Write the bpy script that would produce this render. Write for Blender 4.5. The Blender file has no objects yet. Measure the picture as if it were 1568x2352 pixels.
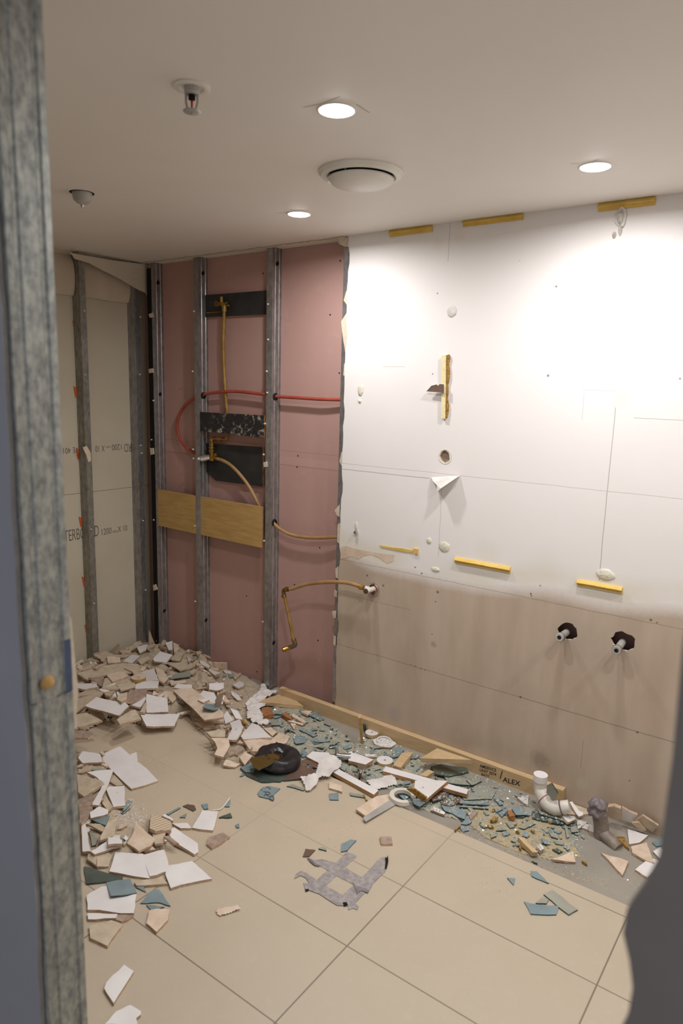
import bpy, bmesh, math, random
import numpy as np
from mathutils import Vector, Matrix
from mathutils.geometry import tessellate_polygon

S = bpy.context.scene
COL = S.collection
# ------------------------------------------------------------------ camera
YAW, PIT, ROL, FPX = 0.628543551, 0.177510624, 0.0267082846, 1594.44771
CAMH = 1.54
CEIL = 2.17
RW = 2.50            # face of the right wall board (plane y = RW)
SF = 2.513           # front of the studs in that wall
PK = 2.577           # face of the pink board behind them
LX = -3.20           # front of the studs in the left wall (plane x = LX)
LB = -3.264          # face of the beige board behind them
_f = np.array([-math.sin(YAW)*math.cos(PIT), math.cos(YAW)*math.cos(PIT), -math.sin(PIT)])
_r = np.array([math.cos(YAW), math.sin(YAW), 0.0]); _u = np.cross(_r, _f)
_r2 = _r*math.cos(ROL)+_u*math.sin(ROL); _u2 = -_r*math.sin(ROL)+_u*math.cos(ROL)
cd = bpy.data.cameras.new('camera'); cam = bpy.data.objects.new('camera', cd); COL.objects.link(cam)
cam.matrix_world = Matrix(((_r2[0], _u2[0], -_f[0], 0), (_r2[1], _u2[1], -_f[1], 0), (_r2[2], _u2[2], -_f[2], CAMH), (0, 0, 0, 1)))
cd.sensor_fit = 'VERTICAL'; cd.sensor_height = 36; cd.sensor_width = 24; cd.lens = FPX/2352*36
cd.clip_start = 0.02
cd.dof.use_dof = True; cd.dof.focus_distance = 3.3; cd.dof.aperture_fstop = 4.0
S.camera = cam
# ------------------------------------------------------------------ light
S.view_settings.view_transform = 'Standard'; S.view_settings.look = 'None'
S.view_settings.gamma = 1.0; S.view_settings.use_curve_mapping = False
S.view_settings.exposure = 0.07
w = bpy.data.worlds.new('world'); S.world = w; w.use_nodes = True
w.node_tree.nodes['Background'].inputs[0].default_value = (0.60, 0.62, 0.70, 1)
w.node_tree.nodes['Background'].inputs[1].default_value = 0.75
LAMP_W = 6.8
LAMPS = [(-1.052, 1.386), (-0.676, 2.098), (-1.757, 2.099), (0.40, 2.098), (0.03, 1.386)]

def _ray(x, y): return _f + _r2*(x-784)/FPX - _u2*(y-1176)/FPX
def atz(x, y, z): d = _ray(x, y); return np.array([0, 0, CAMH]) + d*(z-CAMH)/d[2]
def aty(x, y, Y): d = _ray(x, y); return np.array([0, 0, CAMH]) + d*Y/d[1]
def atx(x, y, X): d = _ray(x, y); return np.array([0, 0, CAMH]) + d*X/d[0]
def proj(p):
    q = np.array([p[0], p[1], p[2]-CAMH]); return 784+FPX*(q@_r2)/(q@_f), 1176-FPX*(q@_u2)/(q@_f)

# ------------------------------------------------------------------ materials
def lin(c): return tuple(((v/255)/12.92 if v <= 10.3 else ((v/255+0.055)/1.055)**2.4) for v in c)+(1,)
class NT:
    def __init__(s, name):
        s.m = bpy.data.materials.new(name); s.m.use_nodes = True; s.t = s.m.node_tree
        s.b = s.t.nodes['Principled BSDF']; s.tc = s.t.nodes.new('ShaderNodeTexCoord')
        s.co = s.tc.outputs['Object']
    def n(s, kind, **kw):
        o = s.t.nodes.new(kind)
        for k, v in kw.items():
            if isinstance(v, (int, float, str, bool)) and hasattr(o, k): setattr(o, k, v)
        return o
    def l(s, a, b): s.t.links.new(a, b)
    def math(s, op, a, b=None, c=None, clamp=False):
        o = s.t.nodes.new('ShaderNodeMath'); o.operation = op; o.use_clamp = clamp
        for i, v in enumerate((a, b, c)):
            if v is None: continue
            if isinstance(v, (int, float)): o.inputs[i].default_value = v
            else: s.l(v, o.inputs[i])
        return o.outputs[0]
    def noise(s, scale, detail=4, rough=0.55, stretch=None, dist=0.0):
        o = s.t.nodes.new('ShaderNodeTexNoise'); o.inputs['Scale'].default_value = scale
        o.inputs['Detail'].default_value = detail; o.inputs['Roughness'].default_value = rough
        o.inputs['Distortion'].default_value = dist
        if stretch:
            mp = s.t.nodes.new('ShaderNodeMapping'); mp.inputs['Scale'].default_value = stretch
            s.l(s.co, mp.inputs[0]); s.l(mp.outputs[0], o.inputs['Vector'])
        else: s.l(s.co, o.inputs['Vector'])
        return o.outputs['Fac']
    def ramp(s, fac, lo, hi):
        o = s.t.nodes.new('ShaderNodeMapRange'); o.inputs[1].default_value = lo; o.inputs[2].default_value = hi
        s.l(fac, o.inputs[0]); return o.outputs[0]
    def mix(s, fac, a, b):
        o = s.t.nodes.new('ShaderNodeMix'); o.data_type = 'RGBA'
        for sock, v in ((o.inputs[0], fac), (o.inputs[6], a), (o.inputs[7], b)):
            if isinstance(v, tuple): sock.default_value = v
            elif isinstance(v, (int, float)): sock.default_value = v
            else: s.l(v, sock)
        return o.outputs[2]
    def color(s, v):
        if isinstance(v, tuple): s.b.inputs['Base Color'].default_value = v
        else: s.l(v, s.b.inputs['Base Color'])
    def set(s, rough=0.6, metal=0.0, spec=0.4):
        s.b.inputs['Roughness'].default_value = rough; s.b.inputs['Metallic'].default_value = metal
        s.b.inputs['Specular IOR Level'].default_value = spec
    def bump(s, h, strength=0.3, dist=0.002):
        o = s.t.nodes.new('ShaderNodeBump'); o.inputs['Strength'].default_value = strength
        o.inputs['Distance'].default_value = dist; s.l(h, o.inputs['Height']); s.l(o.outputs[0], s.b.inputs['Normal'])

def simple(name, a, b=None, scale=30, lo=0.35, hi=0.65, rough=0.6, metal=0.0, bump=0.0, stretch=None, spec=0.4, detail=4):
    t = NT(name); f = t.noise(scale, detail, stretch=stretch)
    if b: t.color(t.mix(t.ramp(f, lo, hi), lin(a), lin(b)))
    else: t.color(lin(a))
    t.set(rough, metal, spec)
    if bump: t.bump(f, bump, 0.003)
    return t.m

M = {}
M['white'] = simple('white_glaze', (235, 231, 229), (225, 219, 216), 8, rough=0.35, spec=0.5)
M['cream'] = simple('cream_biscuit', (206, 184, 160), (226, 208, 187), 45, rough=0.85, bump=0.3)
M['tan'] = simple('tan_tile_back', (186, 168, 144), (204, 188, 166), 30, rough=0.85, bump=0.35)
M['peach'] = simple('peach_tile_back', (206, 182, 158), (222, 202, 182), 25, rough=0.85, bump=0.3)
M['brown'] = simple('brown_adhesive', (150, 128, 114), (176, 154, 138), 60, rough=0.9, bump=0.6)
M['edge'] = simple('broken_tile_edge', (176, 148, 122), (204, 178, 152), 90, rough=0.9, bump=0.4)
M['blue'] = simple('blue_grey_mirror_backing', (122, 138, 143), (136, 151, 154), 14, rough=0.45)
M['glassedge'] = simple('green_glass_edge', (48, 66, 62), (74, 92, 84), 60, rough=0.25)
M['gglass'] = simple('dusty_green_glass', (146, 147, 134), (164, 163, 150), 10, rough=0.3, spec=0.6)
M['mirror'] = simple('mirror_silver', (178, 176, 164), (196, 192, 182), 5, rough=0.04, metal=1.0)
M['dkglass'] = simple('dark_green_glass', (72, 80, 74), (98, 106, 96), 9, rough=0.12, spec=0.6)
M['timber'] = simple('pale_pine', (206, 178, 138), (194, 164, 122), 14, rough=0.7, stretch=(1, 8, 14), bump=0.1)
M['timberx'] = simple('yellow_plywood', (196, 160, 100), (180, 142, 82), 7, rough=0.65, stretch=(1.2, 8, 9), bump=0.1)
M['mdf'] = simple('board_core', (190, 150, 106), (168, 126, 84), 40, rough=0.9, bump=0.3)
M['ply'] = simple('broken_wood_core', (176, 140, 70), (120, 84, 40), 110, rough=0.9, bump=0.8)
M['orangewood'] = simple('orange_wood', (178, 124, 78), (140, 92, 56), 30, rough=0.8, stretch=(1, 6, 6), bump=0.4)
M['yellow'] = simple('yellow_foam', (226, 192, 104), (212, 174, 84), 20, rough=0.7, bump=0.15)
M['paper'] = simple('torn_white_paper', (228, 222, 218), (212, 204, 198), 20, rough=0.9, bump=0.3)
M['plastic'] = simple('white_pvc', (226, 220, 208), (214, 208, 196), 10, rough=0.35)
M['greyp'] = simple('grey_plastic', (160, 156, 150), (182, 178, 170), 12, rough=0.4)
M['rubber'] = simple('black_plastic_film', (34, 32, 33), (54, 50, 50), 30, rough=0.3, bump=0.6)
M['greybag'] = simple('grey_purple_tape', (112, 102, 106), (140, 130, 132), 30, rough=0.4, bump=0.5)
M['tape'] = simple('duct_tape', (140, 133, 132), (168, 160, 156), 60, rough=0.5, bump=0.5)
M['chrome'] = simple('chrome', (210, 208, 205), rough=0.08, metal=1.0)
M['brass'] = simple('brass', (176, 140, 70), (150, 114, 50), 40, rough=0.28, metal=0.9)
M['brassd'] = simple('dull_brass_pipe', (172, 136, 70), (146, 110, 52), 25, rough=0.45, metal=0.3)
M['hose'] = simple('tan_pipe', (176, 138, 92), (156, 118, 74), 20, rough=0.5)
M['red'] = simple('red_pipe', (176, 82, 66), (158, 68, 54), 20, rough=0.5)
M['black'] = simple('black_board', (40, 40, 40), (56, 55, 54), 12, rough=0.55)
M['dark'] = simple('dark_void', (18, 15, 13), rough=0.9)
M['orange'] = simple('orange_plastic', (206, 92, 40), rough=0.6)
M['ink'] = simple('grey_ink', (94, 86, 76), rough=0.9)
M['inkb'] = simple('black_marker', (40, 34, 34), rough=0.8)
M['pencil'] = simple('pencil', (150, 144, 138), rough=0.9)
M['plaster'] = simple('plaster_lump', (214, 206, 196), (196, 186, 172), 120, rough=0.95, bump=0.6)
M['putty'] = simple('yellowish_putty', (226, 222, 204), (214, 206, 186), 60, rough=0.8, bump=0.8)
M['redglass'] = simple('red_bulb', (190, 40, 30), rough=0.2)
M['tornpaper'] = simple('torn_board_paper', (206, 190, 168), (220, 206, 186), 50, rough=0.95, bump=0.4)
M['fitting'] = simple('cream_fitting', (228, 224, 214), (220, 216, 206), 10, rough=0.4)
M['ribbed'] = None
t = NT('ribbed_tile_back'); wv = t.n('ShaderNodeTexWave'); wv.inputs['Scale'].default_value = 22; wv.inputs['Distortion'].default_value = 0.4
t.l(t.co, wv.inputs[0]); t.color(t.mix(wv.outputs['Fac'], lin((180, 156, 128)), lin((216, 198, 176)))); t.set(0.85); t.bump(wv.outputs['Fac'], 0.6); M['ribbed'] = t.m
# spotted black board
t = NT('black_board_with_plaster_spots'); f1 = t.noise(38, 5, 0.7); f2 = t.noise(9, 2)
m_ = t.math('MULTIPLY', t.ramp(f1, 0.53, 0.62), t.ramp(f2, 0.35, 0.5)); t.color(t.mix(m_, lin((40, 38, 38)), lin((176, 166, 152)))); t.set(0.6); t.bump(f1, 0.3); M['spotted'] = t.m
# galvanised steel
def steel(name, a, b, rough, metal=0.85, sc=60, g2=9):
    t = NT(name); f = t.noise(sc, 5, 0.6, stretch=(1, 1, 0.55)); g = t.noise(g2, 4, stretch=(1, 1, 0.5))
    k = t.math('ADD', t.math('MULTIPLY', f, 0.6), t.math('MULTIPLY', g, 0.4))
    t.color(t.mix(t.ramp(k, 0.38, 0.62), lin(a), lin(b))); t.set(rough, metal)
    t.l(t.ramp(f, -1.0, 2.0), t.b.inputs['Roughness']) if False else None
    t.bump(f, 0.12, 0.001); return t.m
M['steel'] = steel('galvanised_steel', (142, 140, 140), (178, 176, 176), 0.34, 0.75)
M['steeld'] = steel('galvanised_steel_dull', (128, 126, 118), (166, 164, 154), 0.5, 0.6)
M['jamb'] = steel('mottled_galvanised_steel', (128, 131, 130), (182, 184, 176), 0.46, 0.45, 130, 60)
# glass crumbs
t = NT('glass_crumbs'); t.color(lin((214, 222, 212))); t.set(0.12, 0, 1.0); t.b.inputs['Transmission Weight'].default_value = 0.3; t.b.inputs['IOR'].default_value = 1.5; M['crumb'] = t.m
t = NT('lamp_diffuser'); t.color((1, 1, 1, 1)); t.b.inputs['Emission Color'].default_value = (1, 0.985, 1, 1); t.b.inputs['Emission Strength'].default_value = 45; M['lamp'] = t.m

# ------------------------------------------------------------------ mesh helpers
class MB:
    def __init__(s): s.v = []; s.f = []; s.mi = []
    def add(s, vs, fs, mi=0):
        o = len(s.v); s.v += [tuple(map(float, v)) for v in vs]
        for i, f in enumerate(fs): s.f.append(tuple(o+k for k in f)); s.mi.append(mi[i] if isinstance(mi, list) else mi)
    def box(s, a, b, mi=0):
        x0, y0, z0 = a; x1, y1, z1 = b
        s.add([(x0, y0, z0), (x1, y0, z0), (x1, y1, z0), (x0, y1, z0), (x0, y0, z1), (x1, y0, z1), (x1, y1, z1), (x0, y1, z1)],
              [(0, 3, 2, 1), (4, 5, 6, 7), (0, 1, 5, 4), (1, 2, 6, 5), (2, 3, 7, 6), (3, 0, 4, 7)], mi)
    def prism(s, top, bot, mt=0, ms=1):
        n = len(top); s.add(list(top)+list(bot), [tuple(range(n)), tuple(range(2*n-1, n-1, -1))]+[(i, n+i, n+(i+1) % n, (i+1) % n) for i in range(n)], [mt, ms]+[ms]*n)
    def tube(s, pts, r, seg=12, mi=0, cap=True):
        P = [Vector(p) for p in pts]; n = len(P); rs = r if isinstance(r, (list, tuple)) else [r]*n
        T = [(P[min(i+1, n-1)]-P[max(i-1, 0)]).normalized() for i in range(n)]
        a = T[0].orthogonal().normalized(); vs = []
        for i in range(n):
            a = (a - T[i]*a.dot(T[i])).normalized(); b = T[i].cross(a)
            for k in range(seg):
                an = 2*math.pi*k/seg; vs.append(P[i]+(a*math.cos(an)+b*math.sin(an))*rs[i])
        fs = [(i*seg+k, i*seg+(k+1) % seg, (i+1)*seg+(k+1) % seg, (i+1)*seg+k) for i in range(n-1) for k in range(seg)]
        if cap: fs += [tuple(range(seg-1, -1, -1)), tuple((n-1)*seg+k for k in range(seg))]
        s.add(vs, fs, mi)
    def lathe(s, prof, c, axis=(0, 0, 1), seg=32, mi=0, sx=1.0):
        # prof: (radius, height) along axis
        ax = Vector(axis).normalized(); a = ax.orthogonal().normalized(); b = ax.cross(a); c = Vector(c); vs = []
        for r, h in prof:
            for k in range(seg):
                an = 2*math.pi*k/seg; vs.append(c+ax*h+(a*math.cos(an)*sx+b*math.sin(an))*r)
        n = len(prof); fs = [(i*seg+k, i*seg+(k+1) % seg, (i+1)*seg+(k+1) % seg, (i+1)*seg+k) for i in range(n-1) for k in range(seg)]
        s.add(vs, fs, mi)
    def build(s, name, mats, parent=None, smooth=False, auto=False):
        me = bpy.data.meshes.new(name); me.from_pydata(s.v, [], s.f)
        for m in (mats if isinstance(mats, list) else [mats]): me.materials.append(m)
        for p, mi in zip(me.polygons, s.mi): p.material_index = mi; p.use_smooth = smooth
        bm = bmesh.new(); bm.from_mesh(me); bmesh.ops.recalc_face_normals(bm, faces=bm.faces)
        if auto:
            for e in bm.edges:
                if len(e.link_faces) == 2 and e.calc_face_angle(0) > 0.6: e.smooth = False
        bm.to_mesh(me); bm.free(); me.update()
        o = bpy.data.objects.new(name, me); COL.objects.link(o)
        if parent:
            o.parent = parent
            if parent.type == 'EMPTY': o.matrix_parent_inverse = Matrix.Translation(-Vector(parent.location))
        return o

def tag(o, label=None, cat=None, group=None, kind=None):
    if label: o['label'] = label
    if cat: o['category'] = cat
    if group: o['group'] = group
    if kind: o['kind'] = kind
    return o
def thing(name, loc, label, cat, group=None):
    o = bpy.data.objects.new(name, None); o.empty_display_size = 0.02; o.location = tuple(map(float, loc)); COL.objects.link(o)
    return tag(o, label, cat, group)
def smooth_path(P, k=8):
    P = [Vector(map(float, p)) for p in P]; Q = [P[0]*2-P[1]]+P+[P[-1]*2-P[-2]]; out = []
    for i in range(1, len(Q)-2):
        a, b, c, d = Q[i-1:i+3]
        for j in range(k):
            t = j/k; out.append(0.5*((2*b)+(c-a)*t+(2*a-5*b+4*c-d)*t*t+(3*b-a-3*c+d)*t**3))
    return out+[P[-1]]
rnd = random.Random(7)

# ------------------------------------------------------------------ floor, ceiling, walls
TE = 2.06   # edge of the remaining floor tiles
t = NT('beige_floor_tiles'); sp = t.n('ShaderNodeSeparateXYZ'); t.l(t.co, sp.inputs[0]); X, Y, Z = sp.outputs
def grid(v, off, per, wd):
    q = t.math('FRACT', t.math('DIVIDE', t.math('SUBTRACT', v, off-per*40), per)); return t.math('LESS_THAN', t.math('ABSOLUTE', t.math('SUBTRACT', t.math('FRACT', t.math('ADD', q, 0.5)), 0.5)), wd/per/2)
gl = t.math('MAXIMUM', grid(X, -0.961, 0.5985, 0.0042), grid(Y, 1.102, 0.3015, 0.0036))
n1 = t.noise(2.2, 4); n2 = t.noise(40, 5); dust = t.ramp(t.noise(5, 4), 0.4, 0.62)
far = t.ramp(t.math('ADD', t.math('MULTIPLY', X, -0.8), Y), 2.35, 2.95)
gl = t.math('MULTIPLY', gl, t.math('SUBTRACT', 1.0, t.math('MULTIPLY', far, 0.82)))
base = t.mix(n1, lin((190, 176, 155)), lin((184, 170, 149)))
base = t.mix(t.math('MULTIPLY', far, t.math('ADD', 0.4, t.math('MULTIPLY', dust, 0.5))), base, lin((196, 178, 154)))
base = t.mix(t.math('MULTIPLY', t.ramp(n2, 0.55, 0.75), 0.25), base, lin((200, 188, 170)))
t.color(t.mix(gl, base, lin((126, 114, 98)))); t.set(0.38, 0, 0.45)
t.l(t.math('ADD', 0.34, t.math('MULTIPLY', t.math('ADD', dust, far), 0.25)), t.b.inputs['Roughness'])
M['floor'] = t.m
mb = MB(); mb.box((-3.3, -0.8, -0.012), (1.35, TE, 0)); tag(mb.build('floor', M['floor']), 'beige rectangular floor tiles with grey grout lines', None, None, 'structure')
t = NT('bare_screed'); a = t.noise(6, 5); b = t.noise(60, 4)
t.color(t.mix(t.ramp(a, 0.35, 0.65), lin((158, 150, 137)), lin((144, 138, 127)))); t.set(0.85); t.bump(b, 0.3); M['screed'] = t.m
mb = MB(); mb.box((-3.3, -0.8, -0.05), (1.35, 2.65, -0.0121)); tag(mb.build('floor', M['screed']), 'bare grey screed strip along the right wall', None, None, 'structure')
M['ceil'] = simple('ceiling_paint', (232, 226, 218), (228, 221, 212), 1.5, rough=0.55, spec=0.3)
mb = MB(); mb.box((-3.3, -0.8, CEIL), (1.35, 2.60, CEIL+0.02)); ceil = tag(mb.build('ceiling', M['ceil']), 'flat off white plasterboard ceiling', None, None, 'structure')
# ragged cut edge of the ceiling board along the pink wall
mb = MB(); N = 60; lo = []; hi = []
for i in range(N+1):
    x = -3.20+(1.37)*i/N; d = 0.012+0.012*rnd.random()+(0.012 if i % 7 == 3 else 0); lo.append((x, SF-d, CEIL-0.004)); hi.append((x, SF-d+0.004, CEIL))
for i in range(N): mb.add([lo[i], lo[i+1], hi[i+1], hi[i], (lo[i][0], SF, CEIL-0.004), (lo[i+1][0], SF, CEIL-0.004)], [(0, 1, 2, 3), (0, 4, 5, 1)])
mb.build('torn_edge', M['tornpaper'], ceil)

# right wall board with ragged left edge and real holes
t = NT('right_wall_board'); sp = t.n('ShaderNodeSeparateXYZ'); t.l(t.co, sp.inputs[0]); X, Y, Z = sp.outputs
nb = t.noise(3.0, 3); nf = t.noise(70, 5); ns = t.noise(5, 4, stretch=(2.2, 1, 0.45)); wig = t.math('MULTIPLY', t.math('SUBTRACT', t.noise(9, 2), 0.5), 0.006)
bz = []
pts = [(783, 1268), (860, 1300), (950, 1325), (1050, 1345), (1150, 1358), (1260, 1362), (1400, 1392), (1568, 1408)]
zz = [aty(px, py, RW) for px, py in pts]
cv = t.n('ShaderNodeFloatCurve'); cur = cv.mapping.curves[0]
x0, x1 = -1.9, 0.1; zr0, zr1 = 0.5, 1.3
P_ = [((p[0]-x0)/(x1-x0), (p[2]-zr0)/(zr1-zr0)) for p in zz]+[(1.0, (zz[-1][2]-zr0)/(zr1-zr0))]
while len(cur.points) < len(P_): cur.points.new(0.5, 0.5)
for q, (a, b) in zip(cur.points, P_): q.location = (a, b)
cv.mapping.update(); t.l(t.math('DIVIDE', t.math('SUBTRACT', X, x0), x1-x0), cv.inputs['Value'])
bnd = t.math('ADD', t.math('MULTIPLY', cv.outputs[0], zr1-zr0), zr0)
dz = t.math('ADD', t.math('SUBTRACT', Z, bnd), t.math('MULTIPLY', t.math('SUBTRACT', nb, 0.5), 0.05))
dz = t.math('ADD', dz, t.math('MULTIPLY', t.math('SUBTRACT', nf, 0.5), 0.02))
paint = t.ramp(dz, -0.030, 0.030)
tan = t.mix(t.ramp(ns, 0.35, 0.65), lin((184, 165, 145)), lin((196, 178, 159)))
tan = t.mix(t.math('MULTIPLY', t.ramp(nb, 0.5, 0.75), 0.5), tan, lin((170, 154, 140)))
wht = t.mix(t.ramp(nb, 0.3, 0.7), lin((238, 232, 229)), lin((234, 229, 225)))
yel = t.ramp(t.math('ABSOLUTE', t.math('SUBTRACT', dz, 0.06)), 0.07, 0.02)
wht = t.mix(t.math('MULTIPLY', yel, t.math('MULTIPLY', t.ramp(nb, 0.4, 0.6), 0.6)), wht, lin((222, 214, 194)))
col = t.mix(paint, tan, wht)
def L_(Zc, a, b, wd=0.0022, inv=False):
    u, v = (X, Z) if inv else (Z, X)
    return t.math('MULTIPLY', t.math('COMPARE', t.math('ADD', u, wig), Zc, wd/2), t.math('COMPARE', v, (a+b)/2, abs(b-a)/2))
def zof(px, py): return float(aty(px, py, RW)[2])
def xof(px, py): return float(aty(px, py, RW)[0])
acc = None
for s_ in [L_(zof(786, 1064), -1.9, 1.4, 0.0015), L_(zof(786, 1077), -1.9, xof(985, 1100), 0.003), L_(zof(783, 1285), -1.9, 1.4), L_(zof(768, 1477), -1.9, 1.4, 0.003),
           L_(xof(1388, 1200), zof(1392, 935), zof(1382, 1335), 0.0028, True), L_(xof(1010, 1200), zof(1008, 1120), zof(1008, 1280), 0.0016, True),
           L_(xof(1032, 540), zof(1034, 510), zof(1033, 600), 0.0018, True), L_(zof(1500, 962), xof(1455, 960), 1.4, 0.002), L_(zof(900, 843), xof(880, 840), xof(930, 848), 0.0015),
           L_(zof(1344, 1645)+0.0, xof(1200, 1590), 1.4, 0.0015), L_(xof(1335, 1740), zof(1335, 1700), zof(1335, 1765), 0.002, True),
           L_(xof(1333, 1000), zof(1330, 905), zof(1325, 965), 0.0012, True), L_(zof(1400, 897), xof(1335, 905), xof(1420, 895), 0.0012),
           L_(zof(812, 1370)-0.0, -1.9, xof(945, 1365), 0.0018)]:
    acc = s_ if acc is None else t.math('MAXIMUM', acc, s_)
col = t.mix(t.math('MULTIPLY', acc, 0.55), col, lin((120, 108, 98)))
dots = None
for px, py, r in [(1219, 1364, .006), (1220, 1369, .004), (1494, 1424, .006), (1508, 1430, .004), (944, 1526, .004), (953, 1530, .004), (966, 1536, .004), (975, 1539, .004), (1195, 1601, .006),
                  (1463, 1682, .006), (1004, 455+219, .004), (1277, 658, .005), (993, 859, .004), (1258, 863, .006), (992, 1457, .004), (1561, 870, .005), (1193, 599, .003), (843, 1322, .006), (880, 1345, .007), (968, 1317, .005), (1445, 1793, .004), (1240, 1345, .004), (1476, 1945, .004), (1005, 1360, .008), (1000, 1382, .005), (953, 1303, .005)]:
    vm = t.n('ShaderNodeVectorMath'); vm.operation = 'DISTANCE'; t.l(t.co, vm.inputs[0]); q = aty(px, py, RW); vm.inputs[1].default_value = (q[0], RW, q[2])
    s_ = t.math('LESS_THAN', t.math('ADD', vm.outputs['Value'], t.math('MULTIPLY', t.math('SUBTRACT', nf, 0.5), 0.006)), r*0.75); dots = s_ if dots is None else t.math('MAXIMUM', dots, s_)
col = t.mix(t.math('MULTIPLY', dots, 0.7), col, lin((92, 70, 56)))
def blob(px, py, rx, c, amt, col):
    q = aty(px, py, RW); vm = t.n('ShaderNodeVectorMath'); vm.operation = 'DISTANCE'; t.l(t.co, vm.inputs[0]); vm.inputs[1].default_value = (q[0], RW, q[2])
    s_ = t.ramp(t.math('ADD', vm.outputs['Value'], t.math('MULTIPLY', t.math('SUBTRACT', nf, 0.5), rx*0.9)), rx, rx*0.35)
    return t.mix(t.math('MULTIPLY', s_, amt), col, lin(c))
for px, py, rx, c, amt in [(1055, 545, .03, (232, 226, 206), .5), (1004, 560, .03, (226, 220, 204), .5), (1425, 912, .05, (230, 226, 210), .5),
                           (905, 1640, .05, (166, 160, 156), .45), (995, 1480, .02, (150, 124, 104), .5), (1240, 1745, .05, (124, 108, 96), .45), (1050, 1690, .02, (190, 172, 154), .6), (1095, 1720, .025, (194, 176, 158), .6), (1335, 1800, .03, (194, 184, 164), .8), (1332, 1835, .02, (186, 176, 158), .6), (1500, 1900, .05, (140, 118, 96), .5), (950, 1250, .05, (226, 222, 204), .5), (1120, 1270, .07, (226, 220, 206), .4), (1250, 1300, .08, (226, 220, 206), .4)]:
    col = blob(px, py, rx, c, amt, col)
t.color(col); t.set(0.7, 0, 0.25); t.bump(nf, 0.08); M['rwall'] = t.m
M['rwedge'] = M['tornpaper']
outer = []
for i in range(61):
    z = -0.012+i*(CEIL+0.012)/60; k = (0.006 if i % 9 in (3, 4) else 0)+0.004*rnd.random()
    outer.append((-1.828+0.004*z+k*1.0, z))
outer = outer[::-1]; outer += [(1.35, -0.012), (1.35, CEIL)]
def ell(px, py, rx, rz, n=20, jit=0.1):
    q = aty(px, py, RW); return [(q[0]+rx*math.cos(2*math.pi*k/n)*(1+jit*rnd.uniform(-1, 1)), q[2]+rz*math.sin(2*math.pi*k/n)*(1+jit*rnd.uniform(-1, 1))) for k in range(n)]
holes = [ell(1021, 1049, .023, .026), ell(1303, 1450, .037, .032, 22, .10), ell(1431, 1473, .041, .034, 22, .12), ell(856, 1353, .018, .020, 16, .1)]
q0 = aty(1024, 818, RW); q1 = aty(1018, 960, RW)
holes.append([(q0[0]-0.004, q0[2]-0.004), (q0[0]+.012, q0[2]-.01), (q0[0]+.010, q0[2]-.10), (q0[0]+.012, q0[2]-.2), (q1[0]+.011, q1[2]+.01), (q1[0]-.004, q1[2]+.01)])
loops = [outer]+holes
tri = tessellate_polygon([[Vector((x, z, 0)) for x, z in L] for L in loops])
flat = [p for L in loops for p in L]; n = len(flat)
mb = MB(); mb.add([(x, RW, z) for x, z in flat]+[(x, SF-0.0005, z) for x, z in flat], [tuple(f) for f in tri]+[tuple(n+k for k in f[::-1]) for f in tri], 0)
o_ = 0; fs = []
for L in loops:
    m_ = len(L); fs += [(o_+i, o_+(i+1) % m_, n+o_+(i+1) % m_, n+o_+i) for i in range(m_)]; o_ += m_
base_n = 0
for f in fs: mb.f.append(f); mb.mi.append(1)
rw = tag(mb.build('wall_right', [M['rwall'], M['rwedge']]), 'white sprayed plasterboard wall fading to tan board below', None, None, 'structure')
# torn paper along the left edge of that board
def wallpoly(pts, Y, th, name, mat, parent, edge=None, sub=0):
    P = [aty(px, py, Y) for px, py in pts]
    mb = MB(); mb.prism([(p[0], Y, p[2]) for p in P], [(p[0], Y+th, p[2]) for p in P], 0, 1 if edge else 0)
    return mb.build(name, [mat, edge] if edge else [mat], parent)
for pts in [[(775, 545), (805, 541), (804, 568), (790, 566), (778, 560)], [(795, 668), (803, 664), (801, 705), (796, 700), (789, 690)], [(796, 718), (802, 722), (799, 760), (793, 812), (787, 775), (783, 738)],
            [(790, 835), (797, 840), (796, 864), (788, 862)], [(784, 1038), (787, 1040), (785, 1072), (779, 1060)], [(768, 1172), (780, 1158), (779, 1188), (774, 1184)],
            [(775, 1205), (782, 1200), (780, 1250), (774, 1244)], [(770, 1306), (777, 1300), (776, 1330), (771, 1326)], [(768, 1355), (774, 1358), (773, 1372), (766, 1368)], [(762, 1404), (772, 1402), (771, 1420), (765, 1419)], [(766, 1460), (771, 1462), (770, 1484), (765, 1480)]]:
    wallpoly(pts, SF-0.008, 0.003, 'torn_paper', M['tornpaper'], rw)
T_ = [(760+x*.5153, 1000+y*.5153) for x, y in [(42, 497), (70, 492), (100, 503), (180, 520), (282, 533), (278, 560), (250, 572), (215, 548), (180, 532), (145, 538), (120, 552), (90, 540), (42, 552)]]
wallpoly(T_, RW-.0009, .0006, 'torn_paper', M['peach'], rw)
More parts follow.
